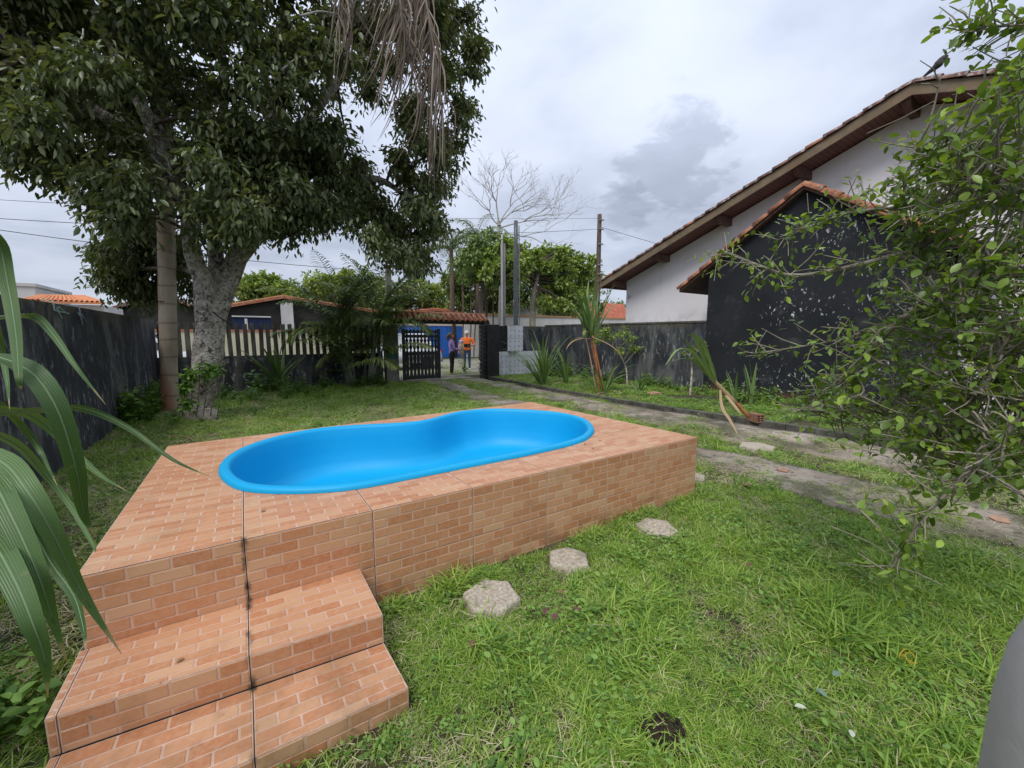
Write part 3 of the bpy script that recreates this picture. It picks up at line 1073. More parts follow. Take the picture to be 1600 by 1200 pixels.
shed = thing('shed', (12, 4.3, 0), 'black gabled shed with peeling paint and terracotta coping tiles', 'shed')
AP = 4.24; AZ = 4.78; EZ = 3.02; Y0, Y1 = 2.05, 6.42
m = MB()
prof_ = [(10.68, Y1, -.05), (10.68, Y1, EZ + .3), (10.68, AP, AZ), (10.68, Y0, EZ + .3), (10.68, Y0, -.05)]
m.prism(prof_, (1.6, 0, 0))
m.build('wall', 'black_wall_peeling', shed)
m = MB()
sl = (AZ - EZ - .3) / (Y1 - AP)
for s, ye in ((1, Y1 + .78), (-1, Y0 - .78)):
    ze = AZ - sl * abs(ye - AP)
    m.prism([(10.52, AP, AZ + .01), (10.52, ye, ze + .01), (10.52, ye, ze + .11), (10.52, AP, AZ + .11)][::s], (1.95, 0, 0))
m.build('roof_slab', 'dark_wood', shed)
# half-round coping tiles laid along the gable edge
for s, ye in ((1, Y1 + .80), (-1, Y0 - .80)):
    L_ = math.hypot(ye - AP, sl * (ye - AP)); d = V3(0, (ye - AP), -sl * abs(ye - AP)).normalized()
    up = V3(0, 0, 1) - d * d.z; up.normalize()
    n = 9
    for i in range(n):
        t0, t1 = L_ * i / n - .02, L_ * (i + 1) / n + .03
        c0, c1 = V3(10.56, AP, AZ + .14) + d * t0, V3(10.56, AP, AZ + .14) + d * t1
        mb = MB()
        vs, K = [], 7
        for c, r, lift in ((c0, .085, 0), (c1, .105, .018)):
            for rr_ in (r, r - .014):
                for k_ in range(K):
                    th = math.pi * (k_ / (K - 1)) * 1.15 - .23
                    vs.append(c + V3(-1, 0, 0) * (math.cos(th) * rr_) + up * (math.sin(th) * rr_ + lift - .04))
        fs = []
        for k_ in range(K - 1):
            fs.append((k_, k_ + 1, 2 * K + k_ + 1, 2 * K + k_)); fs.append((K + k_ + 1, K + k_, 3 * K + k_, 3 * K + k_ + 1))
            fs.append((k_ + 1, k_, K + k_, K + k_ + 1)); fs.append((2 * K + k_, 2 * K + k_ + 1, 3 * K + k_ + 1, 3 * K + k_))
        mb.add(vs, fs).build('ridge_tile', 'terracotta', shed, True)

# white house on the right
HX, VXX = 12.5, 11.72
HA, HAZ = 2.9, 6.55        # ridge line
HY1, HEZ = 11.45, 3.50     # eave end of the verge
hs = (HAZ - HEZ) / (HY1 - HA)
house = thing('house', (16, 3, 0), 'white gabled neighbour house with wooden eaves and weathered tile edge', 'house')
m = MB()
wy1, wy0 = 10.85, HA - (10.85 - HA)
m.prism([(HX, wy1, -.05), (HX, wy1, HAZ - hs * (wy1 - HA) - .06), (HX, HA, HAZ - .06), (HX, wy0, HAZ - hs * (wy1 - HA) - .06), (HX, wy0, -.05)], (8, 0, 0))
m.build('wall', 'white_wall', house)
for s in (1, -1):
    ye = HA + s * (HY1 - HA)
    m = MB()
    m.prism([(VXX, HA, HAZ - .03), (VXX, ye, HEZ - .03), (VXX, ye, HEZ + .03), (VXX, HA, HAZ + .03)][::s], (9.6, 0, 0))
    m.build('soffit', 'soffit_boards', house)
    m = MB()
    m.prism([(VXX - .05, HA, HAZ - .10), (VXX - .05, ye, HEZ - .10), (VXX - .05, ye, HEZ + .12), (VXX - .05, HA, HAZ + .12)][::s], (.046, 0, 0))
    m.build('fascia', 'fascia_wood', house)
    m = MB()
    m.prism([(VXX, ye - s * .0, HEZ - .10), (VXX, ye + s * .045, HEZ - .10), (VXX, ye + s * .045, HEZ + .10), (VXX, ye, HEZ + .10)][::s], (9.6, 0, 0))
    m.build('eave_board', 'dark_wood', house)
    m = MB()
    m.prism([(VXX + .02, HA, HAZ + .06), (VXX + .02, ye, HEZ + .06), (VXX + .02, ye, HEZ + .14), (VXX + .02, HA, HAZ + .14)][::s], (9.5, 0, 0))
    m.build('roof_slab', 'old_terracotta', house)
    L_ = math.hypot(ye - HA, HAZ - HEZ); d = V3(0, ye - HA, -(HAZ - HEZ)).normalized(); up = V3(0, 0, 1) - d * d.z; up.normalize()
    n = 24
    for i in range(n):
        t0, t1 = L_ * i / n, L_ * (i + 1) / n + .05
        mb = MB()
        vs, K = [], 6
        jit = random.uniform(-.012, .012)
        for t, r, lift in ((t0, .085, 0), (t1, .105, .02)):
            c = V3(VXX + .0 + jit, HA, HAZ + .155) + d * t
            for rr_ in (r, r - .016):
                for k_ in range(K):
                    th = math.pi * k_ / (K - 1)
                    vs.append(c + V3(-1, 0, 0) * (math.cos(th) * rr_) + up * (math.sin(th) * rr_ + lift - .03))
        fs = []
        for k_ in range(K - 1):
            fs += [(k_, k_ + 1, 2 * K + k_ + 1, 2 * K + k_), (K + k_ + 1, K + k_, 3 * K + k_, 3 * K + k_ + 1), (k_ + 1, k_, K + k_, K + k_ + 1), (2 * K + k_, 2 * K + k_ + 1, 3 * K + k_ + 1, 3 * K + k_)]
        mb.add(vs, fs).build('roof_tile', 'terracotta' if i % 9 == 4 else 'old_terracotta', house, True)
    for yb in ((10.95, 9.05, 6.95, 4.95, 3.0) if s > 0 else (9.0, 7.0, 5.0)):
        y_ = yb if s > 0 else 2 * HA - yb
        z_ = HAZ - hs * abs(y_ - HA) - .11
        mb = MB()
        mb.prism([(VXX + .02, y_ - .08, z_ + .06), (VXX + .02, y_ + .08, z_ + .06), (VXX + .10, y_ + .08, z_ - .14), (VXX + .10, y_ - .08, z_ - .14)], (.0, .0, .0)) if False else \
            mb.prism([(VXX + .03, y_ - .075, z_ + .08), (VXX + .03, y_ - .075, z_ - .02), (VXX + .14, y_ - .075, z_ - .14), (HX + .02, y_ - .075, z_ - .14), (HX + .02, y_ - .075, z_ + .08)], (0, .15, 0))
        mb.build('purlin_end', 'dark_wood', house, False, .006)
m = MB(); m.lathe([(.04, 0), (.07, .02), (.07, .09), (.03, .12)], (HX - .06, 10.7, 3.02), 10)
m.build('eave_lamp', 'white_shoe', house)

# bird on the ridge
bp = V3(VXX + .1, HA - .25, HAZ + .245)
m = MB()
m.tube(bez([bp + V3(0, .16, -.03), bp + V3(0, .06, .03), bp + V3(0, -.05, .10), bp + V3(0, -.10, .17), bp + V3(0, -.15, .20), bp + V3(0, -.20, .195)], 4),
       list(np.interp(np.linspace(0, 1, 21), [0, .25, .45, .62, .78, .88, 1], [.012, .04, .075, .06, .05, .03, .004])), 9)
bird = thing('bird', bp, 'small dark bird perched on the ridge of the white house', 'bird')
m.build('body', 'bird_dark', bird, True)
m = MB(); m.tube([bp + V3(.02, -.03, -.05), bp + V3(.02, -.03, .05)], .006, 5); m.build('leg', 'bird_dark', bird)
m = MB(); m.tube([bp + V3(-.02, -.03, -.05), bp + V3(-.02, -.03, .05)], .006, 5); m.build('leg', 'bird_dark', bird)
m = MB(); m.ribbon([bp + V3(0, .10, 0), bp + V3(0, .20, -.05), bp + V3(0, .26, -.085)], [.05, .05, .045], side=(1, 0, 0)); m.build('tail', 'bird_dark', bird)

# ------------------------------------------------------------------ front fence, post, gate, pillar, tiled wall
FY = 13.9
fence = thing('picket_fence', (1, FY, 0), 'low black wall topped with grey concrete pickets along the street', 'fence')
m = MB(); m.box(-1.92, 3.9, FY - .07, FY + .09, -.05, 1.0)
m.build('base_wall', 'black_wall_stained', fence)
m = MB(); m.box(-.055, .055, -.04, .04, 0, .93)
pk = None
for i in range(31):
    x = -1.82 + i * .187
    if pk is None:
        o = m.build('picket', 'picket_concrete', fence, False, .006); pk = o
    else:
        o = pk.copy(); COL.objects.link(o)
    o.location = (x, FY + .005, .985 + random.uniform(-.012, .012))
    o.rotation_euler = (random.uniform(-.012, .012), random.uniform(-.02, .02), random.uniform(-.05, .05))

post = thing('utility_post', (4.18, FY - .1, 0), 'concrete entry post with a small green meter box beside the gate', 'post')
m = MB(); m.box(3.95, 4.38, FY - .28, FY + .02, -.05, 1.95); m.build('pillar', 'post_concrete', post, False, .01)
m = MB(); m.box(4.08, 4.25, FY - .2, FY - .04, 1.95, 3.9); m.build('upper_shaft', 'post_concrete', post, False, .01)
m = MB(); m.box(4.0, 4.33, FY - .32, FY - .282, .78, 1.16); mb_ = m.build('meter_box', 'meter_green', post, False, .008)
m = MB(); m.box(4.03, 4.30, FY - .327, FY - .322, .82, 1.12); m.build('door', 'meter_green', mb_, False, .002)
m = MB(); m.lathe([(.018, 0), (.018, .012)], (4.165, FY - .284, 1.32), 8, axis='y'); m.build('screw_hole', 'rubber', post)

GY = 13.35
gate = thing('gate', (5.0, GY, 0), 'black gate leaf with turned balusters standing open beside the concrete post', 'gate')
m = MB(); m.box(4.42, 4.52, GY - .035, GY + .035, .06, 1.80); m.build('stile', 'black_paint', gate, False, .006)
m = MB(); m.box(5.68, 5.78, GY - .035, GY + .035, .06, 1.80); m.build('stile', 'black_paint', gate, False, .006)
for z0, z1 in ((.08, .20), (.90, 1.02), (1.50, 1.60)):
    m = MB(); m.box(4.52, 5.68, GY - .03, GY + .03, z0, z1); m.build('rail', 'black_paint', gate, False, .006)
m = MB()
tp = [(4.52, 1.70)]
for i in range(9): tp += [(4.52 + (i + .5) * 1.16 / 9, 1.79), (4.52 + (i + 1) * 1.16 / 9, 1.71)]
m.prism([(x, GY - .025, z) for x, z in tp] + [(5.68, GY - .025, 1.66), (4.52, GY - .025, 1.66)], (0, .05, 0))
m.build('crest_rail', 'black_paint', gate)
bal = [(r_ * 1.28, z_) for r_, z_ in [(.030, 0), (.042, .02), (.020, .05), (.034, .11), (.046, .17), (.034, .22), (.018, .25), (.034, .275), (.018, .30), (.034, .34), (.044, .39), (.03, .44), (.018, .455), (.036, .48)]]
b0 = s0 = t0_ = None
for i in range(9):
    x = 4.52 + (i + .5) * 1.16 / 9
    if b0 is None:
        m = MB(); m.lathe(bal, (0, 0, 0), 10); b0 = m.build('baluster', 'black_paint', gate, True); o = b0
        m = MB(); m.lathe([(.024, 0), (.034, .02), (.018, .035), (.03, .055), (.02, .07)], (0, 0, 0), 8); s0 = m.build('spindle', 'black_paint', gate, True); q = s0
        m = MB(); m.prism([(x_ * 1.22, -.012, z_) for x_, z_ in ((-.045, 0), (.045, 0), (.032, .12), (.048, .30), (.035, .42), (.048, .58), (.045, .70), (-.045, .70), (-.048, .58), (-.035, .42), (-.048, .30), (-.032, .12))], (0, .024, 0))
        t0_ = m.build('slat', 'black_paint', gate); t = t0_
    else:
        o, q, t = b0.copy(), s0.copy(), t0_.copy()
        for z in (o, q, t): COL.objects.link(z)
    o.location = (x, GY, 1.02); q.location = (x, GY, 1.595); t.location = (x, GY, .20)

pillar = thing('gate_pillar', (7.38, 12.6, 0), 'thick black gate pillar with notched edge at the right of the opening', 'pillar')
m = MB(); m.box(7.16, 7.66, 12.40, 12.86, -.05, 1.96); m.build('shaft', 'black_paint', pillar, False, .012)
for i in range(13):
    m = MB(); z = .04 + i * .147
    m.box(7.06, 7.16, 12.46, 12.80, z, z + .125); m.build('edge_block', 'black_paint', pillar, False, .012)

gr = thing('gate_roof', (5.8, 13.2, 2.0), 'small terracotta tile roof on a dark beam spanning the gate opening', 'gate roof')
m = MB(); m.box(4.30, 7.50, 13.03, 13.18, 1.97, 2.07); m.build('beam', 'shade_dark', gr, False, .008)
m = MB(); m.box(4.10, 4.30, 13.03, 13.62, 1.96, 2.06); m.build('bracket', 'shade_dark', gr)
m = MB(); m.box(7.30, 7.50, 12.80, 13.03, 1.97, 2.05); m.build('bracket', 'shade_dark', gr)
m = MB()
m.prism([(4.15, 12.95, 2.055), (4.15, 13.28, 2.31), (4.15, 13.28, 2.29), (4.15, 12.95, 2.035)][::-1], (3.40, 0, 0)); m.build('roof_board', 'shade_dark', gr)
rt = None
for i in range(17):
    x = 4.22 + i * .203
    if rt is None:
        mb = MB(); vs, K = [], 6
        for (y, z, r) in ((-.10, .0, .088), (.26, .255, .07)):
            for rr_ in (r, r - .014):
                for k_ in range(K):
                    th = math.pi * k_ / (K - 1)
                    vs.append(V3(math.cos(th) * rr_, y - math.sin(th) * rr_ * .6, z + math.sin(th) * rr_ * .8))
        fs = []
        for k_ in range(K - 1):
            fs += [(k_, k_ + 1, 2 * K + k_ + 1, 2 * K + k_), (K + k_ + 1, K + k_, 3 * K + k_, 3 * K + k_ + 1), (k_ + 1, k_, K + k_, K + k_ + 1), (2 * K + k_, 2 * K + k_ + 1, 3 * K + k_ + 1, 3 * K + k_)]
        rt = mb.add(vs, fs).build('roof_tile', 'terracotta', gr, True); o = rt
    else:
        o = rt.copy(); COL.objects.link(o)
    o.location = (x, 13.02, 2.05); o.rotation_euler = (0, 0, random.uniform(-.04, .04))
m = MB(); m.tube([(4.12, 13.29, 2.32), (7.56, 13.29, 2.32)], .06, 10); m.build('ridge', 'terracotta', gr, True)

tw = thing('tiled_wall', (8.8, 13, 0), 'white wall of flower-print ceramic tiles beside the gate pillar', 'wall')
m = MB(); m.box(7.66, 9.95, 12.92, 13.08, -.05, .97); m.box(8.34, 9.06, 12.92, 13.08, .97, 1.95)
m.build('backing', 'grout', tw)
m = MB(); m.box(9.06, 10.30, 12.96, 13.08, .97, 1.93); m.box(9.95, 10.30, 12.96, 13.08, -.05, .97)
m.build('black_panel', 'black_wall_stained', tw)
m = MB(); m.box(7.66, 8.34, 13.0, 13.06, .97, 1.93); m.build('dark_panel', 'black_paint', tw)
dt = None
TS = .365


def deco(x, z, wd, hd):
    m = MB(); m.box(x + .004, x + wd - .004, 12.906, 12.92, z + .004, z + hd - .004)
    return m.build('tile', 'deco_tile', tw, False, .002)


for zz, hh in ((.02, .47), (.49, .48)):
    for i in range(6):
        deco(7.66 + i * .381, zz, .381, hh)
for zz in (.97, 1.46):
    for i in range(2):
        deco(8.34 + i * .36, zz, .36, .49)
m = MB(); m.box(8.36, 8.72, 12.78, 12.915, .93, .985); m.build('ledge', 'post_concrete', tw)
m = MB(); m.box(7.66, 10.3, 12.9, 13.1, 1.935, 1.955) if False else None

# ------------------------------------------------------------------ street poles and wires
def pole(name, px, ytop, Y, r0, r1, m_, label, lean=0.0, zbase=0):
    tpt = at(px, ytop, Y=Y)
    t = thing(name, (tpt.x, Y, 0), label, 'pole')
    mb = MB()
    n = 6
    mb.tube([V3(tpt.x + lean * (1 - i / n), Y, tpt.z * i / n) for i in range(n + 1)], [r0 + (r1 - r0) * i / n for i in range(n + 1)], 10)
    mb.build('shaft', m_, t, True)
    return t, tpt


t, tp1 = pole('street_post', 786, 381, 14.3, .11, .10, 'pole_grey', 'grey wooden post with a white pipe behind the tiled wall')
m = MB(); m.tube(bez([V3(tp1.x - .13, 14.18, 0), V3(tp1.x - .13, 14.18, tp1.z - .1), V3(tp1.x - .13, 14.18, tp1.z + .12), V3(tp1.x - .22, 14.18, tp1.z + .14)], 4), .035, 8); m.build('pipe', 'pipe_white', t, True)
t, tp2 = pole('street_post', 806, 345, 14.6, .11, .085, 'pole_metal', 'slim dark metal post with a clipped cable right of the white pipe')
m = MB(); m.tube([V3(tp2.x + .12, 14.5, 0), V3(tp2.x + .12, 14.5, tp2.z * .55), V3(tp2.x + .09, 14.5, tp2.z - .2)], .025, 6); m.build('cable_run', 'pole_grey', t)
t, tp3 = pole('utility_pole', 937, 335, 18.5, .17, .13, 'pole_wood', 'tall brown utility pole beside the white house eave')
for zf in (.96, .90, .80, .66, .60, .55, .42):
    m = MB(); z = tp3.z * zf
    m.box(tp3.x - .19, tp3.x + .19, 18.3, 18.36, z - .035, z + .035); m.build('insulator_bracket', 'pole_grey', t)
m = MB(); m.tube([V3(tp3.x, 18.2, tp3.z * .40), V3(tp3.x + .05, 18.2, tp3.z * .34)], [.16, .16], 10); m.build('cable_splice', 'rubber', t)


def wire(pts, r, label, sag=.4):
    a, b = pts
    ps = [a + (b - a) * (i / 16) - V3(0, 0, sag * 4 * (i / 16) * (1 - i / 16)) for i in range(17)]
    o = MB().tube(ps, r, 5).build('overhead_wire', 'cable')
    return tag(o, label, 'wire', 'overhead wires along the street')


pz = tp3
wire((V3(pz.x, 18.3, pz.z * .97), at(-200, 300, Y=22)), .008, 'highest overhead wire crossing behind the big tree', .3)
wire((V3(pz.x, 18.3, pz.z * .90), at(-200, 328, Y=22)), .011, 'second overhead wire, seen left of the big tree', .5)
wire((V3(pz.x, 18.3, pz.z * .62), at(-200, 330, Y=19)), .011, 'lowest overhead wire, sagging behind the big tree', .8)
wire((V3(pz.x, 18.3, pz.z * .91), at(1250, 430, Y=17)), .013, 'overhead wire from the utility pole to the white house', .3)
wire((V3(pz.x, 18.3, pz.z * .60), at(1150, 520, Y=16)), .007, 'thin low wire behind the white house eave', .2)

# ------------------------------------------------------------------ across the street
aw = thing('street_wall', (18, 26, 0), 'long white street wall with ochre capping behind the poles', 'wall')
m = MB(); m.box(13.0, 34, 25.9, 26.1, -.05, 3.0); m.build('wall_panel', 'street_white', aw)
m = MB(); m.box(8.6, 34, 25.84, 26.16, 3.0, 3.14); m.build('capping', 'ochre_cap', aw)
m = MB(); m.box(8.6, 13.0, 25.9, 26.1, 2.2, 3.0); m.build('lintel', 'pink_wall', aw)
bg = thing('blue_gate', (9.5, 26, 0), 'bright blue board gate across the street', 'gate')
for i in range(14):
    x = 8.0 + i * .355
    m = MB(); m.box(x + .012, x + .343, 25.93, 25.97, .05, 2.2); m.build('board', 'blue_paint', bg)
cw = thing('street_wall', (1, 24.6, 0), 'cream street wall with thin red cap behind the pickets', 'wall')
m = MB(); m.box(-14, 5.1, 24.5, 24.7, -.05, 1.76); m.build('wall_panel', 'cream_wall', cw)
m = MB(); m.box(-14, 5.1, 24.46, 24.74, 1.76, 1.85); m.build('capping', 'red_roof', cw)


def gable_house(name, px_apex, py_apex, px_l, py_l, px_r, Y, depth, wallm, roofm, label, over=.4, th=.16):
    A = at(px_apex, py_apex, Y=Y); L_ = at(px_l, py_l, Y=Y); Rr = at(px_r, py_l, Y=Y)
    zl = L_.z
    t = thing(name, (A.x, Y, 0), label, 'house')
    m = MB(); i = .35
    m.prism([(L_.x + i, Y, -.05), (Rr.x - i, Y, -.05), (Rr.x - i, Y, zl + .05), (A.x, Y, A.z - .2), (L_.x + i, Y, zl + .05)], (0, depth, 0))
    m.build('wall', wallm, t)
    rf = MB()
    rf.prism([(L_.x, Y - over, zl), (A.x, Y - over, A.z - th), (A.x, Y - over, A.z), (L_.x, Y - over, zl + th)], (0, depth + over, 0))
    rf.prism([(A.x, Y - over, A.z - th), (Rr.x, Y - over, zl), (Rr.x, Y - over, zl + th), (A.x, Y - over, A.z)], (0, depth + over, 0))
    ro = rf.build('roof', roofm, t)
    # tile courses as ridged geometry on both slopes
    c = MB()
    n = int(depth / .28)
    for (p, q) in (((L_.x, zl + th), (A.x, A.z)), ((A.x, A.z), (Rr.x, zl + th))):
        for k_ in range(n):
            y = Y - over + k_ * .28 + .14
            c.tube([V3(p[0], y, p[1]), V3(q[0], y, q[1])], .075, 5, cap=False)
    c.build('tile_rows', roofm, ro, True)
    return t


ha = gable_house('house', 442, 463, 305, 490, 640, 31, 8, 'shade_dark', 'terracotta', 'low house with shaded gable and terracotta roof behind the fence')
A = at(447, 470, Y=30.6)
m = MB(); m.box(A.x - .35, A.x + .35, 30.4, 30.62, -.05, at(447, 473, Y=30.6).z); m.build('front_column', 'street_white', ha)
m = MB(); B0, B1 = at(362, 493, Y=30.5), at(425, 520, Y=30.5); m.box(B0.x, B1.x, 30.5, 30.6, 0, B0.z - .1); m.build('garage_door', 'navy_paint', ha)
m = MB(); m.box(B0.x, B1.x, 30.4, 30.48, B0.z - .08, B0.z); m.build('white_trim', 'street_white', ha)
m = MB(); q0, q1 = at(384, 498, Y=29.5), at(387, 515, Y=29.5); m.bar(q0, (q1.x, 29.5, .1), .14, .14); m.build('gate_stake', 'street_white', ha)
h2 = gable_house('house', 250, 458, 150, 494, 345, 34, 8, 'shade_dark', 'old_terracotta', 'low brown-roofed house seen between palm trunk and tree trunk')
gable_house('house', 683, 483, 600, 492, 740, 30, 7, 'pink_wall', 'red_roof', 'small red-roofed house above the gate roof')
hc = gable_house('house', 838, 469, 800, 480, 882, 33, 7, 'street_white', 'red_roof', 'white gabled house with red roof behind the street wall')
# its long roof running right
m = MB(); p0, p1, p2, p3 = at(842, 468, Y=33), at(975, 478, Y=33), at(985, 505, Y=31), at(880, 500, Y=31)
hd = thing('house', (26, 34, 0), 'long low house with red tiled roof behind the cane plant', 'house')
m = MB(); m.prism([p0, p3, p2, p1], (0, 0, .15)); rr_ = m.build('roof', 'red_roof', hd)
c = MB()
for i in range(26):
    s = (i + .5) / 26
    c.tube([p0.lerp(p1, s) + V3(0, 0, .16), p3.lerp(p2, s) + V3(0, 0, .16)], .10, 5, cap=False)
c.build('tile_rows', 'red_roof', rr_, True)
m = MB(); m.box(p3.x, p2.x, 31.3, 31.6, 0, p3.z); m.build('wall', 'street_white', hd)
# left side beyond the wall
P0, P1 = at(55, 474, Y=22), at(145, 476, Y=22)
lo_ = thing('house', (P0.x, 22, 0), 'neighbour house with bright orange tile roof beyond the left wall', 'house')
m = MB(); m.box(P0.x, P1.x + .3, 22, 25, -.05, P0.z); m.build('wall', 'street_white', lo_)
m = MB(); T0 = at(60, 465, Y=23.5); T1 = at(134, 466, Y=23.5)
m.prism([P0 + V3(-.3, -.3, 0), P1 + V3(.4, -.3, 0), T1, T0], (0, 0, .08)); rf = m.build('roof', 'orange_roof', lo_)
c = MB()
for i in range(16):
    s = (i + .5) / 16
    c.tube([(P0 + V3(-.3, -.3, .09)).lerp(P1 + V3(.4, -.3, .09), s), (T0 + V3(0, 0, .09)).lerp(T1 + V3(0, 0, .09), s)], .05, 5, cap=False)
c.build('tile_rows', 'orange_roof', rf, True)
Q0, Q1 = at(10, 446, Y=24.0), at(54, 452, Y=24.0)
wb = thing('building', (Q0.x, 24, 0), 'plain white block-shaped building beyond the left wall', 'building')
m = MB(); m.box(Q0.x - 2, Q1.x, 24, 28, -.05, Q0.z); m.build('wall', 'street_white', wb)
m = MB(); m.box(Q0.x - 2.05, Q1.x + .06, 23.95, 28.05, Q0.z, Q0.z + .12); m.build('parapet', 'street_white', wb)

# cars parked on the street
def make_car(cx0, cy0, label):
    car = thing('parked_car', (cx0, cy0, 0), label, 'car', 'cars parked in the street')


    def car_section(prof, y0, y1, name, m_, par, inset=0.0):
        mb = MB(); n = len(prof)
        vs = []
        for y, k_ in ((y0, inset), (y0 + .12, 0), (y1 - .12, 0), (y1, inset)):
            for x, z in prof:
                cxm = sum(p[0] for p in prof) / n; czm = sum(p[1] for p in prof) / n
                vs.append((cx0 + cxm + (x - cxm) * (1 - k_), y, czm + (z - czm) * (1 - k_)))
        fs = [(i * n + k_, i * n + (k_ + 1) % n, (i + 1) * n + (k_ + 1) % n, (i + 1) * n + k_) for i in range(3) for k_ in range(n)]
        fs += [tuple(range(n))[::-1], tuple(3 * n + k_ for k_ in range(n))]
        mb.add(vs, fs)
        return mb.build(name, m_, par, True)


    body = car_section([(-2.0, .32), (2.0, .32), (2.08, .55), (2.0, .82), (1.0, .95), (-1.7, 1.0), (-2.0, .9), (-2.08, .6)], cy0, cy0 + 1.7, 'body', 'car_white', car, .02)
    cab = MB()
    lo4 = [(-1.75, .98), (1.0, .95)]; hi4 = [(-1.35, 1.66), (.15, 1.66)]
    vs = [(cx0 + x, cy0 + y, z) for (x, z), y in (((-1.75, .98), .05), ((1.0, .95), .05), ((1.0, .95), 1.65), ((-1.75, .98), 1.65), ((-1.35, 1.66), .22), ((.15, 1.66), .22), ((.15, 1.66), 1.48), ((-1.35, 1.66), 1.48))]
    cab.add(vs, [(0, 1, 5, 4), (1, 2, 6, 5), (2, 3, 7, 6), (3, 0, 4, 7), (4, 5, 6, 7)])
    cab.build('cabin', 'car_white', car, False, .05)
    for (xa, xb, xc, xd) in ((-1.5, -.52, -.52, -1.24), (-.42, .72, .08, -.42)):
        mb = MB()
        mb.add([(cx0 + xa, cy0 + .075, 1.05), (cx0 + xb, cy0 + .075, 1.05), (cx0 + xc, cy0 + .19, 1.58), (cx0 + xd, cy0 + .19, 1.58)], [(0, 1, 2, 3)])
        for i_ in range(len(mb.v)): mb.v[i_] = (mb.v[i_][0], mb.v[i_][1] - .012, mb.v[i_][2])
        mb.build('window', 'car_glass', car)
    mb = MB(); mb.add([(cx0 + .96, cy0 + .2, 1.02), (cx0 + .96, cy0 + 1.5, 1.02), (cx0 + .24, cy0 + 1.38, 1.6), (cx0 + .24, cy0 + .32, 1.6)], [(0, 1, 2, 3)])
    for i_ in range(4): mb.v[i_] = (mb.v[i_][0] + .012, mb.v[i_][1], mb.v[i_][2] + .012)
    mb.build('windscreen', 'car_glass', car)
    for x in (-1.3, 1.3):
        for y in (cy0 - .01, cy0 + 1.52):
            mb = MB(); mb.lathe([(.20, 0), (.31, .01), (.325, .05), (.325, .15), (.31, .19), (.2, .2)], (cx0 + x, y, .32), 20, axis='y'); wh = mb.build('wheel', 'rubber', car, True)
            mb = MB(); mb.lathe([(.19, -.008), (.205, .0), (.18, .03)], (cx0 + x, y, .32), 16, axis='y'); mb.build('rim', 'rim', wh)
    mb = MB(); mb.box(cx0 + 1.95, cx0 + 2.07, cy0 + .1, cy0 + .45, .66, .80); mb.build('headlight', 'lamp_clear', car, False, .02)
    mb = MB(); mb.box(cx0 + 1.95, cx0 + 2.07, cy0 + 1.25, cy0 + 1.6, .66, .80); mb.build('headlight', 'lamp_clear', car, False, .02)
    mb = MB(); mb.box(cx0 - .05, cx0 + .1, cy0 - .12, cy0 + .04, .98, 1.1); mb.build('mirror', 'car_white', car, False, .02)
    for y in (.08, 1.32):
        mb = MB(); mb.box(cx0 - 2.085, cx0 - 1.95, cy0 + y, cy0 + y + .3, .66, .92); mb.build('tail_light', 'lamp_red', car, False, .02)
    mb = MB(); mb.box(cx0 - 2.12, cx0 - 1.9, cy0 + .05, cy0 + 1.65, .34, .56); mb.build('bumper', 'pole_grey', car, False, .03)
    return car


ct = at(288, 519, Y=19.0)
make_car(ct.x - 1.2, 19.0, 'white car parked in the street behind the pickets left of the trunk')
c2 = make_car(0, 0, 'white car with red tail light parked behind the open black gate')
c2.location = (at(692, 555, Y=17.6).x - 2.08, 17.6 + 1.7, 0); c2.rotation_euler = (0, 0, math.pi)

# ------------------------------------------------------------------ people
def skin_person(verts, edges, emat, mats, name, parent, sub=2):
    """verts: name -> (pos, radius); edges list of (a,b); emat edge -> material index"""
    names = list(verts)
    ix = {n: i for i, n in enumerate(names)}
    me = bpy.data.meshes.new(name)
    me.from_pydata([verts[n][0] for n in names], [(ix[a], ix[b]) for a, b, *_ in edges], [])
    o = bpy.data.objects.new(name, me)
    COL.objects.link(o)
    sk = o.modifiers.new('skin', 'SKIN'); sk.use_smooth_shade = True
    ss = o.modifiers.new('sub', 'SUBSURF'); ss.levels = sub; ss.render_levels = sub
    for i, n in enumerate(names):
        r = verts[n][1]
        d = me.skin_vertices[0].data[i]
        d.radius = (r, r) if not hasattr(r, '__len__') else r
        d.use_root = (i == 0)
    dg = bpy.context.evaluated_depsgraph_get()
    ev = o.evaluated_get(dg)
    nm = bpy.data.meshes.new_from_object(ev)
    bpy.data.objects.remove(o)
    nm.name = name
    # material by nearest bone
    seg = [(np.array(verts[a][0]), np.array(verts[b][0]), np.mean(verts[a][1]), np.mean(verts[b][1]), mi) for a, b, mi in edges]
    nm.materials.clear()
    for p in nm.polygons:
        c = np.array(p.center); best, bm_ = 1e9, 0
        for a, b, ra, rb, mi in seg:
            ab = b - a; t = max(0, min(1, ((c - a) @ ab) / (ab @ ab + 1e-9)))
            d = np.linalg.norm(c - a - ab * t) / (ra + (rb - ra) * t)
            if d < best: best, bm_ = d, mi
        p.material_index = bm_
    ob = link(name, nm, mats, parent, True)
    return ob


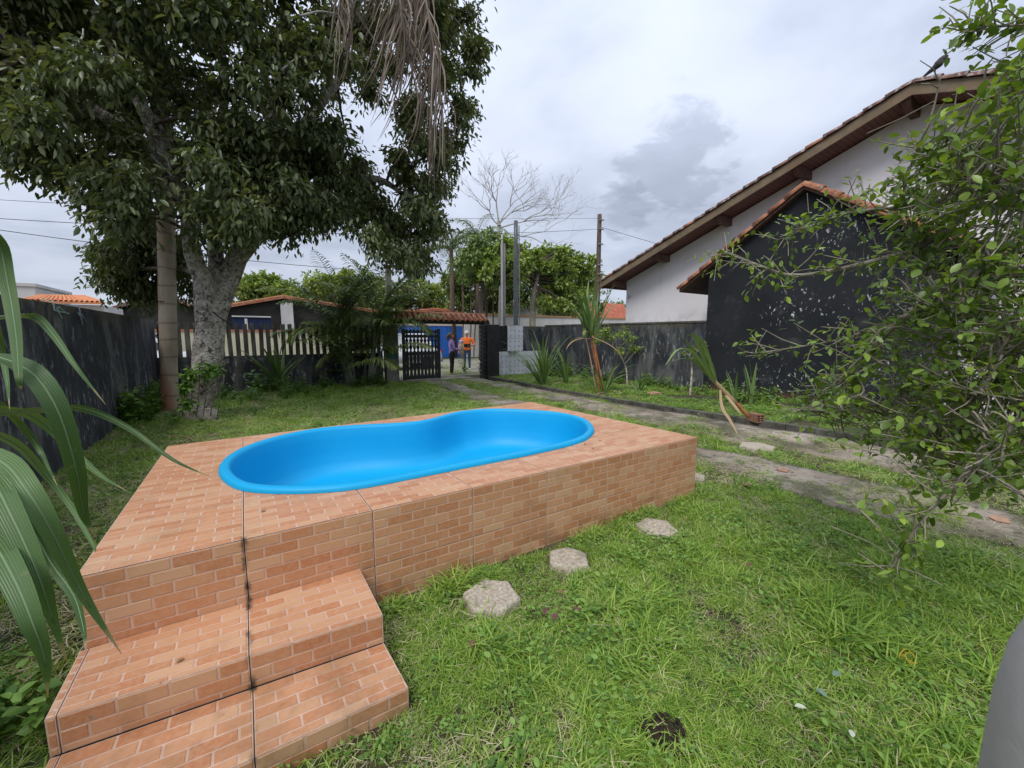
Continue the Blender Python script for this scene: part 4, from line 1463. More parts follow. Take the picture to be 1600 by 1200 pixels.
def human(name, base, facing, h, label, mats, arms, female=False):
    """facing: angle of the front direction (radians, 0 = +X). arms: dict side -> (elbow, wrist) in local x(right of body), y(front), z"""
    t = thing(name, base, label, 'person')
    k_ = h / 1.75
    fx, fy = math.cos(facing), math.sin(facing)
    rx, ry = fy, -fx

    def W(x, y, z):
        return (base[0] + (rx * x + fx * y) * k_, base[1] + (ry * x + fy * y) * k_, base[2] + z * k_)
    sh = .17 if female else .21
    hp = .105 if female else .10
    v = {'pelvis': (W(0, 0, .93), (.155 * k_, .12 * k_)), 'waist': (W(0, .015, 1.08), ((.135 if female else .175) * k_, (.115 if female else .155) * k_)),
         'chest': (W(0, .0, 1.28), (.165 * k_, .125 * k_)), 'neckb': (W(0, -.01, 1.44), .07 * k_), 'neck': (W(0, .0, 1.50), .052 * k_),
         'jaw': (W(0, .03, 1.56), .066 * k_), 'head': (W(0, .015, 1.65), .088 * k_), 'crown': (W(0, .0, 1.715), .06 * k_), 'nose': (W(0, .115, 1.605), .014 * k_)}
    e = [('pelvis', 'waist', 0), ('waist', 'chest', 0), ('chest', 'neckb', 0), ('neckb', 'neck', 2), ('neck', 'jaw', 2), ('jaw', 'head', 2), ('head', 'crown', 2), ('head', 'nose', 2)]
    for s, sn in ((-1, 'l'), (1, 'r')):
        el, wr = arms[sn]
        v['sh' + sn] = (W(s * sh, -.01, 1.40), (.072 if female else .088) * k_)
        v['el' + sn] = (W(*el), (.048 if female else .06) * k_)
        v['wr' + sn] = (W(*wr), .030 * k_)
        d = Vector(wr) - Vector(el); d.normalize()
        pal = Vector(wr) + d * .075
        v['pa' + sn] = (W(*pal), (.036 * k_, .02 * k_))
        sl_ = 0 if female else 2
        e += [('chest', 'sh' + sn, 0), ('sh' + sn, 'el' + sn, 0), ('el' + sn, 'wr' + sn, sl_), ('wr' + sn, 'pa' + sn, 2)]
        side = d.cross(Vector((0, 0, 1)))
        if side.length < .1: side = d.cross(Vector((0, 1, 0)))
        side.normalize()
        nrm = side.cross(d)
        for q in range(4):
            root = pal + side * ((q - 1.5) * .021) + d * .012
            L_ = (.072, .08, .075, .06)[q]
            mid = root + d * L_ * .5 + nrm * .01
            tip = root + d * L_ * .85 + nrm * .035
            v[f'f{q}a{sn}'] = (W(*root), .0095 * k_); v[f'f{q}b{sn}'] = (W(*mid), .009 * k_); v[f'f{q}c{sn}'] = (W(*tip), .0075 * k_)
            e += [('pa' + sn, f'f{q}a{sn}', 2), (f'f{q}a{sn}', f'f{q}b{sn}', 2), (f'f{q}b{sn}', f'f{q}c{sn}', 2)]
        tb = Vector(wr) + d * .03 + side * (-s) * .03
        v['ta' + sn] = (W(*tb), .012 * k_); v['tb' + sn] = (W(*(tb + d * .045 + side * (-s) * .025)), .010 * k_)
        e += [('wr' + sn, 'ta' + sn, 2), ('ta' + sn, 'tb' + sn, 2)]
        v['hip' + sn] = (W(s * hp, 0, .86), .105 * k_)
        v['kn' + sn] = (W(s * (hp + .005), .02, .48), .066 * k_)
        v['an' + sn] = (W(s * (hp + .012), -.01, .09), .048 * k_)
        v['he' + sn] = (W(s * (hp + .012), -.02, .04), .04 * k_)
        v['to' + sn] = (W(s * (hp + .035), .17, .03), .035 * k_)
        e += [('pelvis', 'hip' + sn, 1), ('hip' + sn, 'kn' + sn, 1), ('kn' + sn, 'an' + sn, 1), ('an' + sn, 'he' + sn, 3), ('he' + sn, 'to' + sn, 3)]
    skin_person(v, e, None, mats, 'body', t)
    for s in (-1, 1):
        m = MB(); c = W(s * .034, .098, 1.645)
        m.lathe([(.001, -.012 * k_), (.011 * k_, -.006 * k_), (.011 * k_, .006 * k_), (.001, .012 * k_)], c, 8); m.build('eye', 'eye_dark', t, True)
        m = MB(); c = W(s * .092, .0, 1.62)
        m.lathe([(.004, -.035 * k_), (.018 * k_, -.015 * k_), (.02 * k_, .015 * k_), (.004, .035 * k_)], c, 8); m.build('ear', 'skin', t, True)
    return t, W, k_


man, Wm, km = human('person', tuple(at(730, 578, Z=0)), R(-112), 1.77, 'person in an orange shirt and jeans holding a dark tablet in the gateway',
                    ['orange_shirt', 'jeans', 'skin', 'white_shoe'], {'l': ((-.34, .06, 1.13), (-.10, .30, 1.10)), 'r': ((.33, -.02, 1.12), (.36, .12, .88))})
hm = MB()
for th_ in np.linspace(.15, math.pi * .62, 5): pass
prof = [(.002, .125), (.05, .118), (.082, .09), (.098, .05), (.098, .0), (.090, -.045)]
hm.lathe([(r * km, z * km) for r, z in prof], Wm(0, -.012, 1.645), 14); hm.build('hair', 'white_hair', man, True)
tm = MB(); c = Vector(Wm(.02, .36, 1.10)); d = (Vector(Wm(1, .36, 1.10)) - c).normalized(); u_ = (Vector(Wm(.02, .46, 1.20)) - c).normalized()
q = [c + d * (i * .15) + u_ * (j * .11) for i, j in ((-1, -1), (1, -1), (1, 1), (-1, 1))]
tm.prism(q, d.cross(u_) * .012)
tag(tm.build('tablet', 'tablet_black', None, False, .003), 'dark tablet held by the person in orange', 'tablet')

wom, Ww, kw = human('person', tuple(at(706, 585, Z=0)), R(-10), 1.66, 'person in a lavender jacket and black leggings standing sideways with a dog',
                    ['lavender_knit', 'black_leggings', 'skin', 'skin'], {'l': ((-.22, .10, 1.10), (-.06, .33, 1.08)), 'r': ((.22, .08, 1.09), (.07, .33, 1.02))}, True)
hw = MB()
hw.lathe([(r * kw * 1.06, z * kw) for r, z in [(.002, .128), (.05, .12), (.082, .09), (.10, .05), (.10, .0), (.096, -.05), (.08, -.09)]], Ww(0, -.05, 1.65), 14)
hw.tube(bez([Ww(0, -.09, 1.68), Ww(0, -.14, 1.64), Ww(0, -.15, 1.54), Ww(0, -.12, 1.44)], 5), list(np.interp(np.linspace(0, 1, 16), [0, .3, .7, 1], [.05, .06, .05, .015])), 10)
hw.build('hair', 'brown_hair', wom, True)
# small dog in the arms
db = Vector(Ww(.0, .42, 1.08)); f_ = (Vector(Ww(0, 1, 1.08)) - Vector(Ww(0, 0, 1.08))).normalized(); s_ = Vector((f_.y, -f_.x, 0))
dog = thing('dog', db, 'small white fluffy dog carried in front of the lavender jacket', 'dog')
dv = {'rump': (tuple(db + V3(0, 0, -.14)), .085), 'belly': (tuple(db + V3(0, 0, .0)), .085), 'chest': (tuple(db + V3(0, 0, .13) + f_ * .01), .085), 'neck': (tuple(db + V3(0, 0, .22) + f_ * .02), .06),
      'head': (tuple(db + V3(0, 0, .32) + f_ * .03), .085), 'muzzle': (tuple(db + V3(0, -.0, .30) + f_ * .03 + V3(-.02, -.11, 0)), .038),
      'ear1': (tuple(db + V3(0, 0, .34) + f_ * .11), .03), 'ear2': (tuple(db + V3(0, 0, .34) - f_ * .05), .03), 'ear1t': (tuple(db + V3(0, 0, .26) + f_ * .125), .025), 'ear2t': (tuple(db + V3(0, 0, .26) - f_ * .065), .025),
      'fl1': (tuple(db + V3(0, 0, .10) + f_ * .06 + V3(0, -.08, 0)), .032), 'fl1t': (tuple(db + V3(0, 0, -.02) + f_ * .07 + V3(0, -.13, 0)), .024),
      'fl2': (tuple(db + V3(0, 0, .10) - f_ * .05 + V3(0, -.08, 0)), .032), 'fl2t': (tuple(db + V3(0, 0, -.02) - f_ * .05 + V3(0, -.13, 0)), .024),
      'hl1': (tuple(db + V3(0, 0, -.17) + f_ * .06 + V3(0, -.06, 0)), .04), 'hl1t': (tuple(db + V3(0, 0, -.29) + f_ * .06 + V3(0, -.05, 0)), .024),
      'hl2': (tuple(db + V3(0, 0, -.17) - f_ * .05 + V3(0, -.06, 0)), .04), 'hl2t': (tuple(db + V3(0, 0, -.29) - f_ * .05 + V3(0, -.05, 0)), .024),
      'tail': (tuple(db + V3(0, .10, -.18)), .03), 'tailt': (tuple(db + V3(0, .16, -.12)), .02)}
de = [('rump', 'belly', 1), ('belly', 'chest', 1), ('chest', 'neck', 0), ('neck', 'head', 0), ('head', 'muzzle', 0), ('head', 'ear1', 0), ('head', 'ear2', 0), ('ear1', 'ear1t', 0), ('ear2', 'ear2t', 0),
      ('chest', 'fl1', 1), ('fl1', 'fl1t', 1), ('chest', 'fl2', 1), ('fl2', 'fl2t', 1), ('rump', 'hl1', 1), ('hl1', 'hl1t', 1), ('rump', 'hl2', 1), ('hl2', 'hl2t', 1), ('rump', 'tail', 0), ('tail', 'tailt', 0)]
skin_person(dv, de, None, ['dog_white', 'dog_tan'], 'body', dog)
m = MB(); m.lathe([(.002, -.016), (.016, -.006), (.016, .006), (.002, .016)], tuple(Vector(dv['muzzle'][0]) + V3(0, -.038, .012)), 8); m.build('nose', 'eye_dark', dog, True)
for s in (-1, 1):
    m = MB(); m.lathe([(.002, -.011), (.010, -.004), (.010, .004), (.002, .011)], tuple(Vector(dv['head'][0]) + f_ * (.03 * s) + V3(-.01, -.082, .02)), 8); m.build('eye', 'eye_dark', dog, True)
# ------------------------------------------------------------------ trees
def in_poly(x, y, poly):
    c = False
    n = len(poly)
    for i in range(n):
        (x0, y0), (x1, y1) = poly[i], poly[(i + 1) % n]
        if (y0 > y) != (y1 > y) and x < (x1 - x0) * (y - y0) / (y1 - y0) + x0: c = not c
    return c


def leaf_sprays(tips, outd, per, spread, leaf, width, r, droop=.5, fine=False, twig=.3):
    """leaves along short twigs: tips (N,3), outd (N,3) directions"""
    n = len(tips)
    P = np.repeat(tips, per, 0); O = np.repeat(outd, per, 0)
    s = np.tile(np.linspace(0, 1, per), n)[:, None]
    P = P - O * (twig * (1 - s)) + r.normal(size=P.shape) * spread
    D = O * .55 + rdir(len(P), r) * .8 + np.array([0, 0, -droop])
    Nn = rdir(len(P), r) * .55 + np.array([0, 0, 1.0])
    Ln = leaf * r.uniform(.65, 1.2, len(P)); W = Ln * width * r.uniform(.8, 1.15, len(P))
    f = leaves_fine if fine else leaves_np
    v, F = f(P, D, Nn, Ln, W)
    k_ = 15 if fine else 6
    va = np.repeat(np.clip(np.repeat(r.uniform(0, 1, n), per) * .55 + r.uniform(0, .45, len(P)), 0, 1), k_)
    return v, F, va


# --- the big tree
tr = np.random.RandomState(3)
base = at(312, 652, Z=0)
tree = thing('tree', base, 'huge leafy tree with pale lichen-spotted trunk beside the left wall', 'tree')
crown_poly = [(-90, -260), (780, -260), (768, -60), (752, 60), (742, 140), (728, 205), (704, 290), (690, 345), (655, 412), (612, 415), (588, 385), (560, 345), (530, 362),
              (470, 352), (430, 392), (388, 398), (372, 380), (300, 392), (292, 452), (250, 462), (172, 462), (155, 405), (190, 372), (128, 318), (60, 285), (-10, 250), (-90, 240)]
holes = [(565, 218, 34), (600, 255, 22), (372, 78, 16), (690, 405, 1), (480, 395, 40), (505, 300, 14), (430, 318, 12), (330, 170, 10), (160, 130, 9), (240, 250, 12), (520, 130, 12)]
ctrs = []
for gy in range(-240, 470, 44):
    for gx in range(-80, 790, 44):
        x, y = gx + tr.uniform(-20, 20), gy + tr.uniform(-20, 20)
        if not in_poly(x, y, crown_poly): continue
        if any((x - hx) ** 2 + (y - hy) ** 2 < hr * hr for hx, hy, hr in holes): continue
        # the crown is a dome: deepest in the middle, shallow towards its outline
        for lay in range(2 if (tr.uniform() < .5 or x > 560) else 1):
            Y = 9.6 + tr.uniform(-2.6, 2.4) * (1.0 if 40 < x < 690 else .55)
            if y > 205 and 205 < x < 316: Y = tr.uniform(11.6, 12.6)
            elif y > 340 and x < 205: Y = tr.uniform(10.6, 12.0)
            elif y > 350 and x < 420: Y = tr.uniform(9.2, 11.6)
            ctrs.append(at(x, y, Y=Y))
for gy in range(215, 400, 34):
    for gx in range(205, 560, 36):
        x, y = gx + tr.uniform(-16, 16), gy + tr.uniform(-14, 14)
        if not in_poly(x, y, crown_poly): continue
        if any((x - hx) ** 2 + (y - hy) ** 2 < hr * hr for hx, hy, hr in holes): continue
        if 214 < x < 310: continue          # the palm trunk stands clear here
        if y > 372: continue
        ctrs.append(at(x, y, Y=tr.uniform(7.7, 8.8)))
for x, y in ((735, 20), (742, 70), (738, 115), (725, 160), (722, 195), (712, 230), (700, 262), (690, 300), (676, 335), (662, 372), (640, 398), (612, 402), (628, 360), (600, 368), (650, 330), (585, 340), (560, 352), (668, 290), (690, 60), (700, 110)):
    ctrs.append(at(x, y, Y=9.4 + tr.uniform(-.9, .9)))
for x, y in ((158, 402), (178, 428), (198, 455), (222, 436), (232, 462), (286, 436), (296, 462), (200, 402), (240, 410), (170, 450), (215, 465), (300, 420), (195, 380), (225, 390), (280, 400)):
    ctrs.append(at(x, y, Y=tr.uniform(11.4, 12.4)))
ctrs = np.array([tuple(c) for c in ctrs])
tips, outs = [], []
cm = np.array((1.0, 9.6, 5.2))
for c in ctrs:
    nt_ = 29
    d = rdir(nt_, tr)
    rad = .46 * tr.uniform(.35, 1.0, nt_)[:, None] * np.array([1, 1, .85])
    tips.append(c + d * rad)
    o = d * .7 + (c - cm) / (np.linalg.norm(c - cm) + 1e-6) * .35 + np.array([0, 0, -.35])
    outs.append(o / np.linalg.norm(o, axis=1, keepdims=True))
tips = np.concatenate(tips); outs = np.concatenate(outs)
v, F, va = leaf_sprays(tips, outs, 10, .07, .135, .40, tr, .5, twig=.30)
# silhouette sprigs at the crown's edges keep ragged
link('foliage', np_mesh('foliage', v, F, va), 'crown_leaf', tree)
print('tree leaves', len(F) // 2)
tb = MB()
fork = at(330, 505, Y=9.62)
tb.tube(bez([base + V3(-.10, 0, -.1), base + V3(.02, 0, .35), at(322, 580, Y=9.62), fork, at(352, 452, Y=9.65), at(372, 405, Y=9.7)], 5),
        list(np.interp(np.linspace(0, 1, 26), [0, .12, .35, .6, .8, 1], [.34, .245, .225, .235, .19, .155])), 16, wob=.22)
tb.build('trunk', 'bark_lichen', tree, True)
lm = MB()
limbs = [bez([fork + V3(-.05, 0, -.1), at(318, 440, Y=9.5), at(300, 395, Y=9.4), at(285, 300, Y=9.2), at(240, 180, Y=9)], 5),
         bez([at(360, 430, Y=9.68), at(378, 380, Y=9.75), at(400, 300, Y=9.8), at(430, 150, Y=9.6), at(450, -40, Y=9.2)], 5),
         bez([at(336, 455, Y=9.6), at(338, 400, Y=9.8), at(330, 300, Y=10.2), at(350, 150, Y=10.4), at(330, -100, Y=10.2)], 5),
         bez([at(366, 412, Y=9.7), at(420, 350, Y=9.4), at(500, 290, Y=9.2), at(590, 280, Y=9.2), at(650, 320, Y=9.3)], 5),
         bez([at(400, 300, Y=9.8), at(480, 190, Y=9.4), at(560, 90, Y=9.3), at(660, 0, Y=9.2)], 5),
         bez([at(287, 310, Y=9.25), at(225, 225, Y=9.0), at(130, 160, Y=8.8), at(30, 90, Y=8.6)], 5),
         bez([at(330, 440, Y=9.9), at(285, 420, Y=11.3), at(215, 420, Y=11.5)], 5),
         bez([at(430, 150, Y=9.6), at(520, 60, Y=8.6), at(600, -60, Y=7.6), at(680, -120, Y=7.0)], 5),
         bez([at(285, 300, Y=9.2), at(200, 120, Y=8.6), at(120, -40, Y=8.2)], 5)]
rads = [(.20, .06), (.20, .07), (.15, .05), (.16, .04), (.13, .04), (.14, .04), (.09, .03), (.10, .045), (.12, .04)]
lp = []
for pts, (r0, r1) in zip(limbs, rads):
    lm.tube(pts, list(np.linspace(r0, r1, len(pts))), 9, wob=.12)
    lp += pts
lm.build('limbs', 'bark_lichen', tree, True)
lpn = np.array([tuple(p) for p in lp])
bm_ = MB()
for i in range(0, len(ctrs), 2):
    c = ctrs[i]
    dd = ((lpn - c) ** 2).sum(1); j = int(np.argmin(dd))
    a = Vector(lpn[j]); e = Vector(c)
    if dd[j] > 9 or dd[j] < .05: continue
    mid = (a + e) / 2 + V3(tr.uniform(-.15, .15), tr.uniform(-.15, .15), tr.uniform(0, .25))
    bm_.tube(bez([a, mid, e], 3), list(np.linspace(.035, .010, 7)), 5)
bm_.build('branches', 'twig', tree, True)
# pale bare twigs poking out of the leaves
for pp in ([(85, 76), (110, 75), (128, 60), (130, 45)], [(470, 25), (500, 18), (530, 22)], [(440, 110), (470, 88), (505, 88)], [(235, 242), (255, 262), (272, 278)], [(245, 238), (262, 250), (266, 275)], [(335, 330), (342, 355), (330, 300)]):
    pt = MB(); pt.tube(bez([at(x, y, Y=7.2 if y < 200 else 8.6) for x, y in pp], 4), list(np.linspace(.018, .007, (len(pp) - 1) * 4 + 1)), 5)
    pt.build('bare_twig', 'grey_twig', tree, True)
m = MB(); q = bez([at(332, 487, Y=9.28), at(345, 497, Y=9.24), at(362, 508, Y=9.32)], 4); m.tube(q, .012, 5); m.build('tied_cord', 'cable', tree)

# --- palm trunk in front of it
pb = at(266, 641, Z=0)
palm = thing('palm_tree', pb, 'straight ringed palm trunk with rusty stains standing left of the big tree', 'palm')
pts = [V3(pb.x, pb.y, -.05), V3(pb.x, pb.y, .12), at(262, 480, Y=pb.y), at(257, 270, Y=pb.y), V3(pb.x + .34, pb.y, 7.0), V3(pb.x + .42, pb.y, 9.2)]
pp = bez(pts, 8)
rr2 = []
for i, p in enumerate(pp): rr2.append((.205 if p.z < .03 else .17 if p.z < .4 else .148) + .006 * (i % 2))
m = MB(); m.tube(pp, rr2, 18); m.build('trunk', 'palm_bark', palm, True)
m = MB(); zc_ = at(262, 472, Y=pb.y).z
m.tube([V3(pb.x + .03 + .157 * math.cos(a), pb.y + .157 * math.sin(a), zc_) for a in np.linspace(0, 2 * math.pi, 25)], .008, 5); m.build('tied_cord', 'cable', palm)


def frond(mb, base, az, el0, length, droop, ll, nl, w, a0, rr, rach=.014, tw=.0, sag=.35, mi_r=1, vee=.5, start=.12):
    """pinnate palm frond: arching rachis and hanging leaflets"""
    pts = []
    p = Vector(base); el = el0
    seg = 16
    for i in range(seg + 1):
        pts.append(p.copy())
        d = V3(math.cos(az) * math.cos(el), math.sin(az) * math.cos(el), math.sin(el))
        p = p + d * (length / seg)
        el -= droop / seg * (0.5 + i / seg)
    mb.tube(pts, list(np.linspace(rach, .003, seg + 1)), 5, mi=mi_r, a=a0)
    sd = V3(-math.sin(az), math.cos(az), 0)
    for i in range(nl):
        t = start + (1 - start) * (i + .5) / nl
        k_ = min(int(t * seg), seg - 1); f = t * seg - k_
        q = pts[k_].lerp(pts[k_ + 1], f)
        d = (pts[k_ + 1] - pts[k_]).normalized()
        up = sd.cross(d) * -1
        if up.z < 0: up = -up
        L_ = ll * (math.sin(math.pi * min(1, .18 + t * .82)) ** .6) * rr.uniform(.85, 1.1)
        for s in (-1, 1):
            dr = (sd * s * rr.uniform(.75, 1.0) + d * rr.uniform(.35, .7) + up * rr.uniform(.05, vee)).normalized()
            g_ = V3(0, 0, -1)
            p1 = q + dr * L_ * .5 + g_ * L_ * sag * .18
            p2 = q + dr * L_ * .92 + g_ * L_ * sag * .75
            mb.ribbon([q, p1, p2], [w * .6, w, w * .12], fold=.12, a=min(1, max(0, a0 + rr.uniform(-.25, .25))))
    return pts


# --- areca palm clump by the fence
rr3 = random.Random(5)
ab = at(556, 597, Z=0); ab.y = min(ab.y, 13.3)
ab = V3(2.95, 13.25, 0)
areca = thing('areca_palm', ab, 'bushy areca palm clump in front of the fence beside the gate post', 'palm')
stems = []
m = MB()
for i in range(11):
    a = rr3.uniform(0, 6.28); b = ab + V3(math.cos(a) * .32, math.sin(a) * .25, -.03)
    top = b + V3(math.cos(a) * rr3.uniform(.15, .55), math.sin(a) * .3, rr3.uniform(.8, 2.3))
    m.tube(bez([b, (b + top) / 2 + V3(0, 0, .1), top], 4), list(np.linspace(.055, .03, 9)), 7)
    stems.append(top)
m.build('stems', 'pole_grey', areca, True)
for i in range(64):
    m = MB(); s = stems[i % 11] - V3(0, 0, rr3.uniform(0, .45))
    az = rr3.uniform(0, 2 * math.pi)
    low = i % 4 == 0
    el = rr3.uniform(.25, .8) if low else rr3.uniform(.95, 1.5)
    frond(m, s, az, el, rr3.uniform(1.5, 2.0) if low else rr3.uniform(2.2, 3.0), rr3.uniform(1.3, 2.0) if low else rr3.uniform(.7, 2.0), .72, 36, .046, rr3.uniform(.55, 1.0) if low else rr3.uniform(.0, .7), rr3, .018, sag=.55, vee=.3)
    m.build('frond', ['palm_leaf', 'palm_leaf_pale'], areca)


def strap_plant(name, base, n, L_, w, label, cat, seed, mats=('cane_leaf',), el=(.7, 1.45), droop=(.6, 2.2), az=None, stem=0, lean=(0, 0), part='leaf', z0=0.0, a=(0.1, .9), dead=0, group=None):
    rr = random.Random(seed)
    t = thing(name, base, label, cat, group)
    base = Vector(base)
    tops = [base]
    if stem:
        tops = []
        for s in range(stem):
            b = base + V3(rr.uniform(-.12, .12), rr.uniform(-.12, .12), -.03)
            tp = b + V3(lean[0] + rr.uniform(-.1, .1), lean[1] + rr.uniform(-.1, .1), z0 * rr.uniform(.85, 1.1))
            m = MB(); m.tube(bez([b, b.lerp(tp, .5) + V3(0, 0, .05), tp], 5), list(np.linspace(.022, .016, 11)), 7)
            m.build('stem', 'straw' if rr.random() < .6 else 'cane_red', t, True)
            tops.append(tp)
    for i in range(n):
        m = MB(); q = tops[i % len(tops)] + V3(rr.uniform(-.06, .06), rr.uniform(-.06, .06), rr.uniform(-.05, .02) if stem else 0)
        A_ = rr.uniform(0, 6.28) if az is None else rr.uniform(*az)
        e = rr.uniform(*el); dr = rr.uniform(*droop); l = L_ * rr.uniform(.6, 1.1)
        pts = []; p = q.copy(); sg = 9
        isd = i < dead
        if isd: e = rr.uniform(-.4, .4); dr = 1.3; l *= .8
        for k_ in range(sg + 1):
            pts.append(p.copy())
            p = p + V3(math.cos(A_) * math.cos(e), math.sin(A_) * math.cos(e), math.sin(e)) * (l / sg)
            e = max(e - dr / sg * (k_ / sg) * 2, -1.5)
            p.z = max(p.z, .03)
        ws = [w * (.55 + .6 * math.sin(math.pi * min(1, .15 + .8 * k_ / sg)) if k_ < sg else .03) * (1 - .55 * (k_ / sg) ** 2) for k_ in range(sg + 1)]
        m.ribbon(pts, ws, side=(-math.sin(A_), math.cos(A_), 0), fold=.16, a=rr.uniform(*a))
        m.build(part, 'straw' if isd else mats[0], t, True)
    return t


strap_plant('strap_plant', (.72, 13.2, 0), 14, 1.5, .10, 'stiff blue-green strap plant growing against the picket fence', 'plant', 11, el=(.75, 1.5), droop=(.1, .7), stem=2, z0=.35)
cb1 = at(848, 603, Z=.06)
strap_plant('cane_clump', tuple(cb1), 34, 1.75, .07, 'dense green cane clump in front of the white tiled wall', 'plant', 12, el=(.9, 1.5), droop=(.2, 1.9), group=None)
cb2 = at(888, 604, Z=.06)
strap_plant('cane_clump', tuple(cb2 + V3(.3, .4, 0)), 14, 1.5, .06, 'sparser cane clump between dense clump and leaning canes', 'plant', 13, el=(.9, 1.4), droop=(.4, 2.0), dead=3)
cb3 = at(938, 612, Z=.06)
strap_plant('sugar_cane', tuple(cb3), 36, 1.5, .07, 'tall leaning sugar canes with bare reddish stems and leafy tops', 'plant', 14, el=(.85, 1.5), droop=(.1, 1.0), stem=4, z0=1.7, lean=(-.12, .30), dead=5)
strap_plant('cane_clump', tuple(cb3 + V3(.05, -.1, 0)), 16, 1.25, .05, 'low drooping cane leaves around the foot of the leaning canes', 'plant', 15, el=(.7, 1.3), droop=(.8, 2.2), dead=4)
# fallen cane resting on the hollow brick
fb = at(1170, 652, Z=.2)
lc = thing('sugar_cane', tuple(fb), 'tilted sugar cane with green crown resting on the hollow brick', 'plant')
ctop = at(1122, 602, Y=fb.y + .30)
m = MB(); m.tube(bez([fb, fb.lerp(ctop, .5) + V3(0, 0, .02), ctop], 4), list(np.linspace(.03, .026, 9)), 8); m.build('stem', 'cane_red', lc, True)
m = MB(); m.tube(bez([fb.lerp(ctop, .45), ctop, ctop + (ctop - fb) * .25], 4), list(np.linspace(.045, .03, 9)), 8); m.build('sheath', 'straw', lc, True)
rr4 = random.Random(3)
for px_ in ([(1118, 598), (1100, 560), (1085, 525), (1079, 520)], [(1118, 598), (1108, 560), (1095, 530), (1073, 523)], [(1118, 598), (1105, 575), (1075, 560), (1045, 565)], [(1116, 596), (1085, 552), (1060, 545), (1040, 570)],
            [(1118, 598), (1092, 570), (1080, 545), (1070, 528)], [(1120, 598), (1112, 570), (1098, 545), (1082, 522)]):
    m = MB(); yy_ = ctop.y + rr4.uniform(-.15, .25)
    pts = bez([at(x, y, Y=yy_) for x, y in px_], 4)
    n = len(pts); m.ribbon(pts, [.05 * math.sin(math.pi * (.12 + .86 * i / (n - 1))) + .004 for i in range(n)], side=(.6, -.8, .2), a=rr4.uniform(.2, .9)); m.build('leaf', 'cane_leaf', lc, True)
for px_ in ([(1125, 605), (1128, 635), (1140, 655), (1152, 677)], [(1128, 610), (1145, 630), (1158, 648)]):
    m = MB(); pts = bez([at(px_[0][0], px_[0][1], Y=ctop.y)] + [at(x, y, Y=ctop.y - .25 - .25 * i) for i, (x, y) in enumerate(px_[1:])], 4)
    n = len(pts); m.ribbon(pts, [.045 * math.sin(math.pi * (.15 + .8 * i / (n - 1))) + .003 for i in range(n)], side=(.6, -.8, .2), a=.6); m.build('dead_leaf', 'straw', lc, True)
q = at(1175, 632, Z=.08); strap_plant('cane_shoot', tuple(q), 4, .95, .075, 'single upright cane shoot before the peeling shed wall', 'plant', 21, el=(1.3, 1.52), droop=(0, .25))
q = at(1148, 632, Z=.08); strap_plant('cane_shoot', tuple(q + V3(.3, .1, 0)), 7, .8, .05, 'small spreading cane shoot behind the tilted cane', 'plant', 22, el=(.6, 1.3), droop=(.2, .8))
q = at(1290, 640, Z=.08); strap_plant('cane_shoot', tuple(q), 10, 1.1, .05, 'cane shoot half hidden behind the right bush', 'plant', 23, el=(.9, 1.5), droop=(.2, 1.2))
q = at(1050, 608, Z=.08); strap_plant('fern', tuple(q + V3(-1.2, .2, 0)), 14, .5, .035, 'small fern-like tuft at the foot of the right wall', 'plant', 24, el=(.4, 1.3), droop=(.6, 1.6))
q = at(1000, 600, Z=.08); strap_plant('fern', tuple(q + V3(-.1, -.5, 0)), 12, .5, .04, 'second fern-like tuft nearer to the thin sapling', 'plant', 25, el=(.4, 1.2), droop=(.6, 1.6))


def sapling(base, pts_px, Y, blobs, label, leaf, seed, lm_='far_leaf_light', r0=.03, per=7):
    rr = np.random.RandomState(seed)
    t = thing('sapling', tuple(base), label, 'tree')
    m = MB(); ps = bez([Vector(base)] + [at(x, y, Y=Y) for x, y in pts_px], 4)
    m.tube(ps, list(np.linspace(r0, .008, len(ps))), 7)
    for (x, y, rad, n) in blobs:
        c = at(x, y, Y=Y); j = min(ps, key=lambda p: (p - c).length)
        m.tube(bez([j, (j + c) / 2 + V3(0, 0, .06), c], 3), [.010, .009, .008, .007, .006, .005, .004], 5)
    m.build('trunk', 'pale_twig', t, True)
    T, O = [], []
    for (x, y, rad, n) in blobs:
        c = np.array(at(x, y, Y=Y)); d = rdir(n, rr); T.append(c + d * rad * rr.uniform(.2, 1, (n, 1)) * np.array([1, 1, .6])); O.append(d)
    v, F, va = leaf_sprays(np.concatenate(T), np.concatenate(O), per, .03, leaf, .5, rr, .3, twig=.15)
    link('crown', np_mesh('crown', v, F, va), lm_, t)
    return t


sapling(at(980, 603, Z=.08), [(978, 575), (968, 555), (962, 540), (955, 528)], 8.6, [(950, 525, .36, 22), (972, 520, .36, 24), (990, 545, .32, 22), (968, 548, .3, 16), (1005, 540, .28, 14), (935, 530, .3, 18), (945, 516, .3, 16), (985, 530, .3, 16)], 'small bushy sapling growing beside the leaning canes', .09, 31)
sapling(at(1078, 618, Z=.08), [(1081, 580), (1078, 560), (1072, 552), (1068, 548)], 6.4, [(1085, 545, .12, 10), (1100, 540, .1, 6), (1070, 552, .1, 6)], 'thin bare-stemmed sapling against the right wall', .06, 32)


